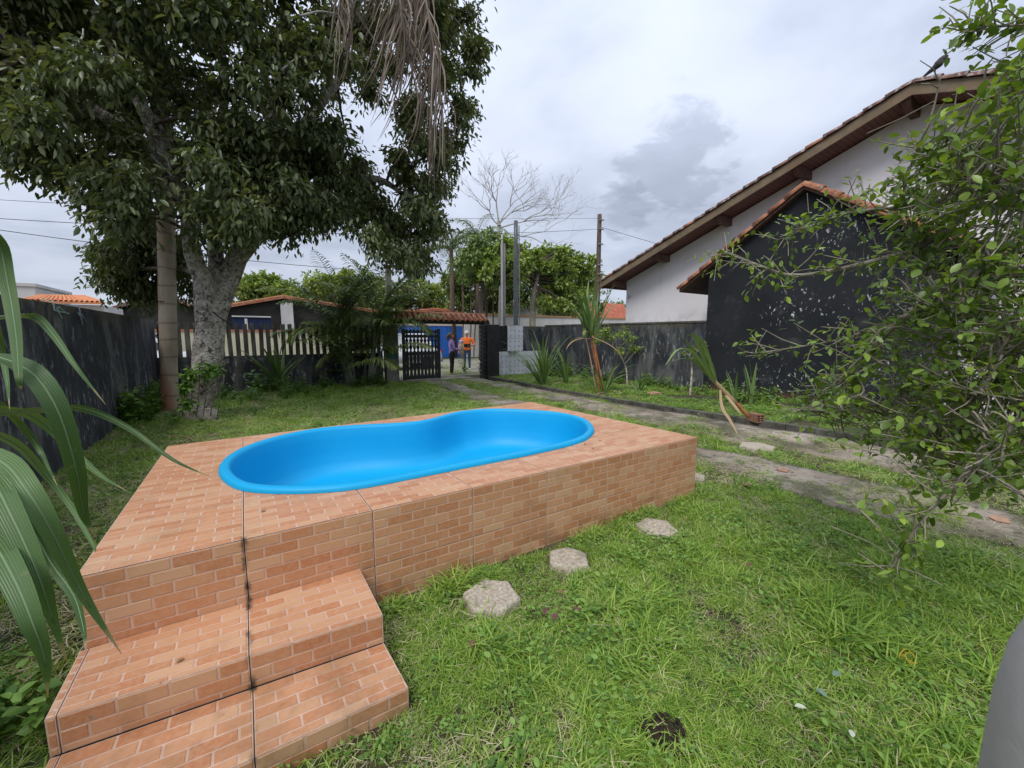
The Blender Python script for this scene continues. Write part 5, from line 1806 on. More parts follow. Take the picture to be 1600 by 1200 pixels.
# --- trees beyond the street
def far_tree(name, base_px, Y, crown, label, lm_, seed, leaf=.26, r0=.22, trunk_px=None, bark='pale_twig', per=9, droop=.25, twm='twig', cat='tree', squash=.75):
    """crown: list of (px,py,radius m,count)"""
    rr = np.random.RandomState(seed)
    b = at(*base_px, Y=Y); b = V3(b.x, Y, 0)
    t = thing(name, tuple(b), label, cat, 'trees beyond the street')
    m = MB()
    tpx = trunk_px or [(crown[0][0], crown[0][1])]
    ps = bez([b] + [at(x, y, Y=Y) for x, y in tpx], 5)
    m.tube(ps, list(np.linspace(r0, r0 * .35, len(ps))), 9, wob=.15)
    m.build('trunk', bark, t, True)
    T, O = [], []
    br = MB()
    for (x, y, rad, n) in crown:
        c = np.array(at(x, y, Y=Y + rr.uniform(-1.2, 1.2)))
        d = rdir(n, rr)
        T.append(c + d * rad * rr.uniform(.3, 1, (n, 1)) * np.array([1, 1, squash]))
        O.append(d * .8 + np.array([0, 0, .1]))
        cv = Vector(c); j = min(ps[len(ps) // 2:], key=lambda p: (p - cv).length)
        br.tube(bez([j, (j + cv) / 2 + V3(0, 0, .2), cv], 3), list(np.linspace(r0 * .3, .02, 7)), 5)
    br.build('branches', twm, t, True)
    T = np.concatenate(T); O = np.concatenate(O)
    v, F, va = leaf_sprays(T, O, per, .08, leaf, .5, rr, droop, twig=.35)
    link('crown', np_mesh('crown', v, F, va), lm_, t)
    return t


def blobs(poly, step, rad, n, seed, jit=.5):
    r = random.Random(seed); out = []
    xs = [p[0] for p in poly]; ys = [p[1] for p in poly]
    y = min(ys)
    while y <= max(ys):
        x = min(xs)
        while x <= max(xs):
            a, b = x + r.uniform(-1, 1) * step * jit, y + r.uniform(-1, 1) * step * jit
            if in_poly(a, b, poly): out.append((a, b, rad * r.uniform(.7, 1.25), n))
            x += step
        y += step
    return out


far_tree('almond_tree', (832, 508), 21, blobs([(740, 395), (800, 375), (850, 385), (925, 400), (938, 425), (925, 455), (880, 470), (840, 440), (790, 430), (745, 430)], 15, .72, 26, 1) + blobs([(835, 455), (900, 445), (925, 455), (900, 490), (850, 480)], 13, .6, 24, 2),
         'broad light green tree with tiered branches left of the utility pole', 'far_leaf_light', 41, .30, .24, [(833, 470), (838, 440), (845, 415)], 'pale_twig')
far_tree('almond_tree', (752, 508), 22.5, blobs([(715, 395), (760, 360), (800, 365), (810, 400), (800, 450), (745, 440), (715, 430)], 15, .75, 26, 3),
         'mid green tree with drooping vines behind the two posts', 'far_leaf_mid', 42, .26, .2, [(752, 470), (758, 430), (762, 400)], 'twig', droop=.7)
far_tree('broadleaf_tree', (870, 500), 29, blobs([(765, 425), (830, 410), (900, 420), (935, 450), (930, 485), (850, 490), (765, 495)], 17, 1.15, 32, 4),
         'dark green tree mass directly behind the tiered tree', 'far_leaf_mid', 43, .30, .2)
far_tree('broadleaf_tree', (735, 500), 31, blobs([(695, 425), (740, 410), (790, 420), (800, 485), (700, 488)], 15, 1.2, 32, 5),
         'leafy tree behind the tall palm above the gate', 'far_leaf_mid', 44, .32, .2)
far_tree('broadleaf_tree', (672, 500), 36, blobs([(612, 455), (650, 438), (695, 442), (700, 480), (615, 484)], 14, 1.2, 32, 6),
         'light green rounded tree between the pine and the palm', 'far_leaf_light', 45, .34, .2)
far_tree('broadleaf_tree', (430, 480), 40, blobs([(370, 445), (405, 430), (440, 440), (462, 455), (455, 470), (375, 478)], 12, 1.3, 34, 7),
         'light green tree rising behind the terracotta roof', 'far_leaf_light', 46, .38, .2)
far_tree('broadleaf_tree', (520, 480), 38, blobs([(462, 452), (500, 428), (560, 430), (605, 440), (605, 480), (465, 480)], 14, 1.3, 32, 8),
         'hazy green tree behind the areca palm', 'far_leaf_light', 47, .38, .2)
far_tree('broadleaf_tree', (1100, 500), 40, blobs([(940, 476), (980, 470), (1010, 478), (1010, 492), (940, 494)], 15, 1.2, 20, 9),
         'low bush showing below the white house eave', 'far_leaf_mid', 48, .34, .15)
far_tree('citrus_bush', (880, 508), 27, blobs([(868, 470), (905, 465), (915, 492), (870, 498)], 12, .6, 22, 10),
         'small leafy bush poking above the white street wall', 'far_leaf_dark', 49, .25, .1)
# vines and aerial roots hanging in front of the far trees
for i, (x, y0, y1) in enumerate(((722, 430, 490), (742, 425, 495), (735, 440, 498), (760, 430, 498), (770, 440, 498), (757, 450, 498))):
    m = MB(); p0, p1 = at(x, y0, Y=24), at(x + random.uniform(-5, 5), y1, Y=24); p1.z = 0
    rr = np.random.RandomState(60 + i)
    m.tube(bez([p0, (p0 + p1) / 2 + V3(.1, 0, 0), p1], 4), [.05] * 9, 5)
    o = m.build('hanging_vine', 'dead_frond'); tag(o, ('leftmost', 'second from left', 'third from left', 'fourth from left', 'rightmost', 'fifth from left')[i] + ' of the dry brown vines hanging above the gate', 'vine', 'vines hanging beyond the gate')

# bare tree
bt = thing('bare_tree', tuple(V3(at(781, 500, Y=25).x, 25, 0)), 'leafless pale-branched tree rising above the green trees', 'tree', 'trees beyond the street')
br = MB(); rb = random.Random(17)


def grow(p, d, L_, r, depth):
    q = p + d * L_
    mid = (p + q) / 2 + V3(rb.uniform(-.12, .12), rb.uniform(-.1, .1), rb.uniform(-.05, .1)) * L_
    br.tube(bez([p, mid, q], 3), list(np.linspace(r * .72, r * .5, 7)), 5 if depth < 3 else 4, cap=False)
    if depth >= 7: return
    for k_ in range(3 if depth < 3 else 2):
        ax = V3(rb.gauss(0, 1), rb.gauss(0, .7), rb.gauss(.25, .5))
        nd = (d + ax * (.55 if depth else .7)).normalized()
        if nd.z < -.15: nd.z = .1; nd.normalize()
        grow(q, nd, L_ * rb.uniform(.62, .88), r * .66, depth + 1)


b0_ = V3(at(781, 500, Y=25).x, 25, 0)
fk = at(779, 345, Y=25)
br.tube([b0_, b0_.lerp(fk, .5) + V3(.15, 0, 0), fk], [.22, .17, .12], 7)
grow(fk, V3(-.15, 0, 1).normalized(), 1.25, .085, 1)
grow(fk + V3(0, 0, -.3), V3(.75, .1, .7).normalized(), 1.5, .08, 1)
grow(fk + V3(0, 0, -.5), V3(1.0, -.1, .35).normalized(), 2.1, .08, 1)
grow(fk + V3(0, 0, -.9), V3(1.0, .3, .12).normalized(), 2.6, .07, 2)
grow(fk + V3(0, 0, -.4), V3(.5, -.2, .9).normalized(), 1.6, .07, 2)
grow(fk + V3(0, 0, -.3), V3(-.6, .1, .8).normalized(), 1.1, .07, 2)
br.build('branches', 'grey_twig', bt)

# royal palm
def palm_tree(px, ptop, Y, label, n, L_, seed, mats=('palm_leaf_pale', 'palm_leaf_pale'), r=.16, ll=.7):
    rr = random.Random(seed); tp = at(px, ptop, Y=Y)
    t = thing('palm_tree', (tp.x, Y, 0), label, 'palm', 'trees beyond the street')
    m = MB(); m.tube([V3(tp.x + .1, Y, 0), V3(tp.x + .02, Y, tp.z * .5), tp], [r * 1.3, r, r * .8], 9); m.build('trunk', 'pole_wood', t, True)
    for i in range(n):
        m = MB(); az = i * 2.4 + rr.uniform(-.2, .2)
        frond(m, tp, az, rr.uniform(.2, 1.3), L_ * rr.uniform(.8, 1.1), rr.uniform(1.3, 2.3), ll, 22, .07, rr.uniform(.2, .9), rr, .035, sag=.7)
        m.build('frond', list(mats), t)
    return t


palm_tree(705, 390, 26, 'feathery palm standing above the small red-roofed house', 15, 2.7, 71)
palm_tree(745, 372, 29, 'taller palm crown mixed into the green trees behind the posts', 13, 2.8, 72, ll=.8)
palm_tree(620, 452, 33, 'small palm behind the gate post', 11, 2.2, 73)
# small araucaria
ab2 = at(642, 490, Y=34); tz = at(640, 424, Y=34).z
ar = thing('araucaria', (ab2.x, 34, 0), 'dark conical pine with tiered branches beyond the gate post', 'tree', 'trees beyond the street')
m = MB(); m.tube([V3(ab2.x, 34, 0), V3(ab2.x, 34, tz)], [.14, .02], 7); m.build('trunk', 'twig', ar, True)
m = MB(); ra = random.Random(4)
for i in range(16):
    z = tz * (.38 + .6 * i / 16); L_ = 1.75 * (1 - i / 16.5)
    for k_ in range(8):
        a = k_ * math.pi / 4 + i * .4 + ra.uniform(-.1, .1)
        frond(m, V3(ab2.x, 34, z), a, .12, L_, -.25, .24, 9, .09, ra.uniform(0, .8), ra, .02, mi_r=0, start=.2)
m.build('crown', 'far_leaf_dark', ar)

# --- dead palm fronds hanging out of the tree crown
rf_ = random.Random(9)
for lab, top, tipx, n, wsp, cur in (('long dead palm frond hanging at the right edge of the tree crown', (640, -130), (692, 165), 105, 24, 1),
                                    ('dead brown palm frond hanging mid crown with leaflets sweeping left', (600, -130), (640, 95), 85, 34, 2),
                                    ('short dead palm frond hanging highest in the crown at left', (545, -130), (528, 30), 36, 18, 3)):
    Yf = {1: 6.3, 2: 6.45, 3: 6.6}[cur]
    df = thing('dead_palm_frond', tuple(at(*top, Y=Yf)), lab, 'palm frond', 'dead fronds hanging in the tree')
    m = MB()
    rp = bez([at(*top, Y=Yf + .5), at(top[0] * .5 + tipx[0] * .5, top[1] * .55 + tipx[1] * .45, Y=Yf), at(*tipx, Y=Yf - .1)], 8)
    m.tube(rp, list(np.linspace(.03, .006, len(rp))), 6, a=.7); m.build('rachis', 'dead_frond', df, True)
    m = MB()
    for i in range(n):
        t_ = (i + .5) / n
        k_ = min(int(t_ * 16), 15); q = rp[k_].lerp(rp[k_ + 1], t_ * 16 - k_)
        L_ = rf_.uniform(.75, 1.5) * (1.05 if cur < 3 else .8)
        s = rf_.uniform(-1, 1)
        cu = {1: -.10, 2: -.55, 3: -.3}[cur] * rf_.uniform(.4, 1.2)
        wv = V3(_R.x, _R.y, 0)
        p1 = q + wv * (s * wsp * .008) + V3(0, rf_.uniform(-.1, .1), -L_ * .35)
        p2 = p1 + wv * (s * .03 + cu * .25) + V3(0, 0, -L_ * .35)
        p3 = p2 + wv * (cu * .75 * rf_.uniform(.3, 1)) + V3(0, rf_.uniform(-.1, .1), -L_ * .30)
        w_ = rf_.uniform(.012, .03)
        m.ribbon(bez([q, p1, p2, p3], 3), [w_ * (1 - .85 * (j / 9) ** 2) for j in range(10)], side=(_R.x + rf_.uniform(-.6, .6), _R.y + rf_.uniform(-.6, .6), 0), fold=.2, a=rf_.random())
    m.build('leaflets', 'dead_frond', df, True)

# ------------------------------------------------------------------ right foreground bush
rb_ = np.random.RandomState(21)
bush = thing('shrub', (3.75, -.75, 0), 'twiggy green shrub with small oval leaves leaning in from the right', 'shrub')
btr = V3(3.75, -.75, 0)
limb_px = [
    [((1600, 290), 3.3), ((1480, 360), 3.1), ((1400, 398), 3.0), ((1250, 430), 3.05), ((1180, 412), 3.15), ((1128, 392), 3.25)],
    [((1600, 388), 2.9), ((1500, 450), 2.75), ((1420, 492), 2.7), ((1360, 545), 2.75), ((1330, 585), 2.8), ((1300, 610), 2.85)],
    [((1600, 430), 3.1), ((1530, 480), 3.0), ((1485, 540), 2.9), ((1445, 630), 2.9), ((1420, 690), 2.9)],
    [((1560, 520), 3.3), ((1460, 430), 3.1), ((1415, 330), 3.0), ((1420, 270), 3.0), ((1455, 180), 3.05), ((1470, 118), 3.1)],
    [((1640, 120), 3.1), ((1560, 180), 3.0), ((1500, 290), 3.0), ((1480, 380), 3.0)],
    [((1640, 640), 2.5), ((1560, 700), 2.45), ((1480, 770), 2.4), ((1430, 830), 2.4), ((1388, 895), 2.4)],
    [((1620, 280), 3.4), ((1450, 318), 3.2), ((1340, 330), 3.2), ((1290, 345), 3.25), ((1215, 375), 3.3)],
    [((1620, 560), 3.0), ((1480, 530), 2.9), ((1380, 515), 2.95), ((1290, 535), 3.05), ((1180, 552), 3.15)],
    [((1640, 60), 3.2), ((1590, 40), 3.1), ((1540, 45), 3.1), ((1500, 48), 3.15)],
    [((1620, 500), 2.7), ((1540, 600), 2.6), ((1500, 650), 2.6), ((1460, 690), 2.6)],
    [((1640, 330), 2.7), ((1550, 300), 2.7), ((1480, 250), 2.8), ((1440, 230), 2.9)],
    [((1620, 600), 3.2), ((1450, 610), 3.1), ((1330, 640), 3.1), ((1235, 640), 3.2)]]
lm = MB(); LP = []
for i, L_ in enumerate(limb_px):
    pts = [at(p[0], p[1], D=d) for p, d in L_]
    st = btr + V3(random.uniform(-.15, .15), random.uniform(-.15, .15), .35 + .12 * i)
    full = bez([st, (st + pts[0]) / 2 + V3(0, 0, .1)] + pts, 6)
    r0 = .75 * (.022, .026, .022, .014, .018, .014, .014, .012, .010, .014, .014, .012)[i]
    lm.tube(full, list(np.interp(np.linspace(0, 1, len(full)), [0, .35, .7, 1], [.04, r0, r0 * .6, .003])), 8, wob=.15)
    LP += full[len(full) // 4:]
lm.build('limbs', 'pale_twig', bush, True)
m = MB()
for k_ in range(5):
    a = k_ * 1.3; m.tube(bez([btr + V3(math.cos(a) * .12, math.sin(a) * .12, -.05), btr + V3(math.cos(a) * .1, math.sin(a) * .1, .5), btr + V3(math.cos(a) * .3, math.sin(a) * .3, 1.2)], 5), list(np.linspace(.07, .03, 11)), 8)
m.build('stems', 'pale_twig', bush, True)
LPn = np.array([tuple(p) for p in LP])
bpoly = [(1300, 590), (1330, 520), (1370, 470), (1360, 400), (1390, 330), (1400, 260), (1440, 220), (1510, 200), (1550, 130), (1590, 80), (1660, 20), (1680, 800), (1600, 790), (1540, 770), (1470, 745), (1400, 730), (1320, 700), (1270, 660)]
tips, outs = [], []
tw_ = MB()
cnt = 0
while cnt < 860:
    x, y = rb_.uniform(1240, 1690), rb_.uniform(20, 810)
    if not in_poly(x, y, bpoly): continue
    dens = .22 + .6 * min(1, max(0, (x - 1300) / 200.0)) + (.3 if y > 540 else 0)
    if rb_.uniform() > dens: continue
    cnt += 1
    c = np.array(at(x, y, D=rb_.uniform(2.35, 3.9)))
    tips.append(c); j = int(np.argmin(((LPn - c) ** 2).sum(1)))
    o = c - LPn[j]; o /= np.linalg.norm(o) + 1e-6
    o = o * .6 + np.array([-.35, .15, .05]) + rdir(1, rb_)[0] * .35; o /= np.linalg.norm(o)
    outs.append(o)
    if True:
        a = Vector(LPn[j]); e = Vector(c) - Vector(o) * .17
        mid = (a + e) / 2 + V3(rb_.uniform(-.06, .06), rb_.uniform(-.06, .06), rb_.uniform(-.06, .08))
        tw_.tube(bez([a, mid, e, Vector(c)], 3), list(np.linspace(.0055, .002, 10)), 4, cap=False)
# twigs with leaves along the limbs themselves
for i in range(0, len(LP), 1):
    p = np.array(LP[i])
    dv_ = Vector(p) - _C
    qx, qy = 800 + FPX * dv_.dot(_R) / max(.1, dv_.dot(_F)), 600 - FPX * dv_.dot(_U) / max(.1, dv_.dot(_F))
    bare = qx < 1500 and qy < 215      # the shoot that rises above the house wall is almost bare
    for q in range(2):
        if bare and rb_.uniform() < .8: continue
        o = rdir(1, rb_)[0] * .8 + np.array([-.4, .2, .15]); o /= np.linalg.norm(o)
        L_ = rb_.uniform(.08, .26)
        tw_.tube([Vector(p), Vector(p + o * L_ * .5 + rb_.normal(size=3) * .008), Vector(p + o * L_)], [.0036, .0028, .002], 4, cap=False)
        if rb_.uniform() < (.12 if bare else .75): tips.append(p + o * L_); outs.append(o)
tw_.build('twigs', 'pale_twig', bush, True)
tips = np.array(tips); outs = np.array(outs)
v, F, va = leaf_sprays(tips, outs, 7, .022, .045, .58, rb_, .12, fine=True, twig=.16)
# more light tips on the outer shoots
o = link('foliage', np_mesh('foliage', v, F, va), 'bush_leaf', bush, True)

# ------------------------------------------------------------------ left foreground maize
mz = thing('maize_plant', (-.95, 1.05, 0), 'tall maize plant with long drooping leaves at the left edge', 'plant')
m = MB(); m.tube(bez([(-.95, 1.05, -.02), (-.93, 1.05, .8), (-.90, 1.06, 1.75)], 6), list(np.linspace(.022, .012, 13)), 9); m.build('stalk', 'maize_leaf', mz, True)
m = MB(); m.tube(bez([(-.80, .95, -.02), (-.78, .97, .6), (-.74, 1.0, 1.15)], 6), list(np.linspace(.02, .012, 13)), 9); m.build('stalk', 'maize_leaf', mz, True)
mrib = [
    ([(-160, 420), (-60, 345), (-5, 375), (12, 440), (25, 520), (30, 590), (33, 608)], 1.25, .058),
    ([(-170, 640), (-60, 560), (30, 570), (85, 630), (118, 730), (130, 800), (148, 838)], 1.25, .085),
    ([(-150, 530), (-60, 505), (20, 493), (55, 495), (85, 525), (120, 575), (165, 632)], 1.55, .05),
    ([(-150, 680), (-40, 650), (60, 640), (130, 638), (200, 668), (270, 718), (335, 748)], 1.45, .045),
    ([(-170, 640), (-60, 635), (40, 645), (90, 680), (130, 720), (160, 745), (200, 768)], 1.6, .05),
    ([(-150, 720), (-80, 700), (0, 720), (45, 770), (85, 840), (130, 930), (190, 1022)], 1.15, .08),
    ([(-160, 800), (-90, 735), (-20, 745), (20, 810), (60, 900), (80, 960), (105, 1035)], 1.1, .075),
    ([(-150, 860), (-80, 830), (-20, 840), (20, 900), (50, 970), (70, 1030), (75, 1090)], 1.05, .075),
    ([(-150, 760), (-60, 740), (30, 800), (80, 880), (115, 930), (130, 980), (135, 1015)], 1.3, .05),
    ([(-150, 690), (-60, 670), (20, 690), (70, 740), (110, 790), (145, 850), (150, 865)], 1.75, .045),
    ([(-170, 600), (-80, 600), (-10, 625), (30, 660), (60, 700), (75, 730), (90, 760)], 1.7, .04),
    ([(-160, 560), (-80, 520), (-20, 500), (-5, 520), (5, 560), (12, 600), (15, 640)], 1.5, .04)]
rm = random.Random(8)
for px_, dist, w_ in mrib:
    m = MB()
    pts = bez([at(x, y, D=dist * (1 + .06 * math.sin(i * 1.1 + w_ * 90))) for i, (x, y) in enumerate(px_)], 5)
    n = len(pts); w_ *= .50
    ws = [w_ * min(1, .45 + 1.6 * i / n) * max(.02, (1 - (i / (n - 1)) ** 2.6)) for i in range(n)]
    vw = ((pts[n // 2] - _C).cross(pts[-1] - pts[n // 2])).normalized()
    sd = (vw + V3(rm.uniform(-.4, .4), rm.uniform(-.4, .4), rm.uniform(-.2, .2)))
    a_ = rm.uniform(.05, .8)
    m.ribbon(pts, ws, side=sd, fold=.13, a=a_)
    for q_, av in ((1, 1.0), (2, .99), (3, .96)):
        for z_ in range(3): m.a[-3 * q_ + z_] = av
    lf = m.build('leaf', 'maize_leaf', mz, True)
    aa = lf.data.attributes.new('across', 'FLOAT', 'POINT'); aa.data.foreach_set('value', [-1.0, 0.0, 1.0] * n)
    m = MB(); off = [p + (_C - p).normalized() * .0015 for p in pts]
    m.tube(pts[:-4], list(np.linspace(.0032, .0008, n - 4)), 5); m.build('midrib', 'maize_rib', lf, True)

# rounded grey post at the lower right
gp = MB(); c = V3(1.0, -.100, 0)
gp.lathe([(.165, -.02), (.165, .9), (.163, 1.02), (.155, 1.11), (.138, 1.18), (.11, 1.235), (.07, 1.27), (.02, 1.285)], c, 40)
tag(gp.build('rounded_post', 'grey_plaster', None, True), 'smooth grey round-topped post cut off by the lower right edge', 'post')

# ------------------------------------------------------------------ small things
def hollow_brick(c, rot):
    t = thing('hollow_brick', c, 'terracotta hollow brick with six holes lying on the bed edge', 'brick')
    M = Matrix.Translation(c) @ Matrix.Rotation(rot, 4, 'Z')
    L_, H_, W_ = .24, .14, .15
    m = MB()
    m.box(-L_ / 2 + .02, L_ / 2, -W_ / 2, W_ / 2, 0, .012, M=M); m.box(-L_ / 2 + .02, L_ / 2, -W_ / 2, W_ / 2, H_ - .012, H_, M=M)
    m.box(-L_ / 2 + .02, L_ / 2, -W_ / 2, -W_ / 2 + .012, .012, H_ - .012, M=M); m.box(-L_ / 2 + .02, L_ / 2, W_ / 2 - .012, W_ / 2, .012, H_ - .012, M=M)
    m.box(-L_ / 2, -L_ / 2 + .02, -W_ / 2, W_ / 2, 0, H_, M=M)
    m.box(-L_ / 2 + .02, L_ / 2 - .004, -.005, .005, .012, H_ - .012, M=M)
    for z in (.05, .09): m.box(-L_ / 2 + .02, L_ / 2 - .006, -W_ / 2 + .012, W_ / 2 - .012, z - .005, z + .005, M=M)
    m.build('shell', 'hollow_clay', t)
    return t


bpos = at(1180, 657, Z=.10); hollow_brick(V3(bpos.x, bpos.y, .085), R(-112))
# flat terracotta pieces
for px_, r_, lab in (((808, 592), .45, 'large flat broken terracotta slab at the foot of the tiled wall'), ((1168, 757), .06, 'small terracotta shard on the near driveway track'), ((1223, 735), .075, 'terracotta shard on the driveway left of the shrub'), ((1560, 812), .09, 'terracotta shard on the driveway under the shrub')):
    c = at(*px_, Z=.045 if r_ < .3 else .07); rr = random.Random(int(px_[0])); m = MB()
    n = 5 if r_ < .3 else 4
    m.prism([V3(c.x + r_ * math.cos(k_ * 6.283 / n + .4) * rr.uniform(.7, 1.1), c.y + r_ * math.sin(k_ * 6.283 / n + .4) * rr.uniform(.6, 1.0), c.z) for k_ in range(n)], (0, 0, .012))
    tag(m.build('terracotta_shard', 'clay_shard', None, False, .004), lab, 'shard', 'broken terracotta pieces')
c = at(1022, 617, Z=.09); m = MB()
m.prism([c + V3(-.2, -.05, 0), c + V3(.2, -.08, 0), c + V3(.17, .12, .02), c + V3(-.12, .14, .02)], (0, 0, .05)); tag(m.build('terracotta_shard', 'clay_shard', None, False, .006), 'broken terracotta piece in the bed before the right wall', 'shard', 'broken terracotta pieces')
# yellow cord loop
c = at(1420, 1028, Z=.075); m = MB()
m.tube(bez([c + V3((.045 - .002 * a) * math.cos(a) + .008 * math.sin(3 * a), (.032 - .001 * a) * math.sin(a), .012 * math.sin(2.3 * a)) for a in np.linspace(0, 10.5, 30)], 4), .0020, 6)
tag(m.build('yellow_cord', 'yellow_cord', None, True), 'loop of thin yellow cord lying in the grass', 'cord')
# stick on the grass behind the deck
m = MB(); m.tube(bez([at(247, 683, Z=.05), at(272, 682, Z=.07), at(290, 682, Z=.08), at(303, 689, Z=.06)], 4), list(np.linspace(.012, .006, 13)), 6)
tag(m.build('stick', 'straw', None, True), 'pale bent stick on the grass behind the deck corner', 'stick')
# dug hole: its inner shade painted as a flat dark disc, plus soil crumbs
c = at(1038, 1152, Z=.0); m = MB(); rr = random.Random(2)
for k_ in range(26):
    a, r_ = rr.uniform(0, 6.28), rr.uniform(0, .085); s = rr.uniform(.006, .018); q = c + V3(math.cos(a) * r_, math.sin(a) * r_, .030)
    m.lathe([(.001, -s * .6), (s * .9, -s * .2), (s, s * .2), (.001, s * .7)], q, 6)
sp = [c + V3(math.cos(a) * .085 * rr.uniform(.8, 1.2), math.sin(a) * .085 * rr.uniform(.8, 1.2), .022) for a in np.linspace(0, 6.283, 14)[:-1]]
m.prism([p - V3(0, 0, .02) for p in sp], (0, 0, .02))
tag(m.build('hole_disc', 'dark_hole_soil'), 'dark disc with soil crumbs standing in for a dug hole in the front lawn', 'soil')


def fallen_leaf(px, py, L_, m_, label, rot, z=.07, group='fallen leaves on the lawn'):
    c = at(px, py, Z=z)
    d = np.array([[math.cos(rot), math.sin(rot), .12]]); v, F = leaves_fine(np.array([tuple(c)]), d, np.array([[.1, .05, 1.]]), np.array([L_]), np.array([L_ * .6]), .16, .1)
    o = link('fallen_leaf', np_mesh('fallen_leaf', v, F, np.full(len(v), .5)), m_, None, True)
    return tag(o, label, 'leaf', group)


fallen_leaf(865, 968, .055, 'leaf_maroon', 'dark maroon fallen leaf curled right of the largest stepping stone', .6)
fallen_leaf(908, 954, .055, 'leaf_maroon', 'purplish fallen leaf below the middle stepping stone', 2.2)
fallen_leaf(852, 950, .05, 'leaf_maroon', 'purplish fallen leaf just behind the darkest curled one', 4.0)
fallen_leaf(737, 1012, .05, 'leaf_maroon', 'reddish fallen leaf in front of the largest stepping stone', 1.0)
fallen_leaf(883, 925, .05, 'leaf_brown', 'light brown sliver of leaf below the middle stepping stone', 2.6)
fallen_leaf(1168, 885, .05, 'leaf_maroon', 'pinkish brown leaf in the middle of the lawn', .2)
fallen_leaf(1260, 1106, .045, 'leaf_pale', 'pale whitish leaf, the larger one in the front lawn', 2.4)
fallen_leaf(1332, 1152, .035, 'leaf_pale', 'small whitish leaf right of the larger pale leaf', .4)
fallen_leaf(1292, 1090, .05, 'leaf_bluegreen', 'flat green fallen leaf behind the pale whitish leaf', 1.2)
fallen_leaf(1312, 1050, .05, 'leaf_bluegreen', 'dull blue-green fallen leaf left of the yellow cord', 3.0)
GD = 'specks of leaf litter on the tiles'
for px_, lab in (((288, 1028), 'tiny dark leaf speck at the middle of the upper step'), ((147, 1124), 'dark speck low on the upper step riser'), ((915, 693), 'dry leaf lying beside the right end of the pool rim'), ((935, 688), 'brown leaf litter on the deck past the pool end'), ((925, 700), 'reddish litter on the deck between pool and edge'), ((415, 797), 'small red-brown speck on the deck before the pool')):
    fallen_leaf(px_[0], px_[1], .03, 'leaf_brown', lab, px_[0] * .1, DH + .006 if px_[1] < 900 else Z1 + .006, GD)

# ------------------------------------------------------------------ grass, weeds (stuff, scattered by geometry nodes)
src = bpy.data.collections.new('grass_sources')


def clump(kind, seed):
    r = random.Random(seed); m = MB()
    if kind == 'tuft':
        for i in range(26):
            a = r.uniform(0, 6.28); q = V3(r.gauss(0, .035), r.gauss(0, .035), -.005); L_ = r.uniform(.035, .095); e = r.uniform(.25, 1.3); pts = [q]
            for k_ in range(3):
                q = q + V3(math.cos(a) * math.cos(e), math.sin(a) * math.cos(e), math.sin(e)) * (L_ / 3); pts.append(q); e -= r.uniform(.2, .6)
            w_ = r.uniform(.003, .006); m.ribbon(pts, [w_, w_, w_ * .8, .0004], side=(-math.sin(a), math.cos(a), 0), fold=.2, a=r.random())
        mt = 'blade'
    elif kind == 'long':
        for i in range(18):
            a = r.uniform(0, 6.28); q = V3(r.gauss(0, .025), r.gauss(0, .025), -.005); L_ = r.uniform(.10, .20); e = r.uniform(.6, 1.4); pts = [q]
            for k_ in range(4):
                q = q + V3(math.cos(a) * math.cos(e), math.sin(a) * math.cos(e), math.sin(e)) * (L_ / 4); pts.append(q); e -= r.uniform(.2, .55)
            w_ = r.uniform(.004, .007); m.ribbon(pts, [w_, w_, w_, w_ * .7, .0004], side=(-math.sin(a), math.cos(a), 0), fold=.2, a=r.random())
        mt = 'blade'
    elif kind == 'cut':
        for i in range(16):
            a = r.uniform(0, 6.28); q = V3(r.gauss(0, .05), r.gauss(0, .05), r.uniform(.008, .035)); L_ = r.uniform(.03, .09); e = r.uniform(-.15, .25); pts = [q]
            for k_ in range(2):
                q = q + V3(math.cos(a) * math.cos(e), math.sin(a) * math.cos(e), math.sin(e)) * (L_ / 2); pts.append(q); a += r.uniform(-.3, .3)
            w_ = r.uniform(.002, .0045); m.ribbon(pts, [w_, w_, .0006], side=(-math.sin(a), math.cos(a), 0), fold=.1, a=r.random())
        mt = 'dry_blade'
    elif kind == 'weed':
        P, D, Nn, L_ = [], [], [], []
        for i in range(16):
            a = r.uniform(0, 6.28); P.append((r.gauss(0, .03), r.gauss(0, .03), r.uniform(.01, .06))); D.append((math.cos(a), math.sin(a), r.uniform(-.1, .5))); Nn.append((r.gauss(0, .25), r.gauss(0, .25), 1)); L_.append(r.uniform(.018, .036))
        L_ = np.array(L_); v, F = leaves_fine(np.array(P), np.array(D), np.array(Nn), L_, L_ * .62, .12, .12)
        a = np.repeat([r.random() for _ in range(16)], 15)
        o = bpy.data.objects.new(kind, np_mesh(kind, v, F, a)); o.data.materials.append(MATS['weed_leaf']); src.objects.link(o); return
    else:   # shrubby weed
        P, D, Nn, L_ = [], [], [], []
        for s in range(7):
            a0, h = r.uniform(0, 6.28), r.uniform(.10, .30)
            bx_, by_ = math.cos(a0) * r.uniform(.02, .12), math.sin(a0) * r.uniform(.02, .12)
            for i in range(9):
                t = (i + 1) / 9; a = r.uniform(0, 6.28)
                P.append((bx_ * t, by_ * t, h * t)); D.append((math.cos(a), math.sin(a), r.uniform(-.2, .5))); Nn.append((r.gauss(0, .3), r.gauss(0, .3), 1)); L_.append(r.uniform(.035, .085))
        L_ = np.array(L_); v, F = leaves_np(np.array(P), np.array(D), np.array(Nn), L_, L_ * .6)
        a = np.repeat([r.random() for _ in range(len(P))], 6)
        o = bpy.data.objects.new(kind, np_mesh(kind, v, F, a)); o.data.materials.append(MATS['weed_leaf']); src.objects.link(o); return
    me = m.mesh(kind); me.materials.append(MATS[mt]); src.objects.link(bpy.data.objects.new(kind, me))


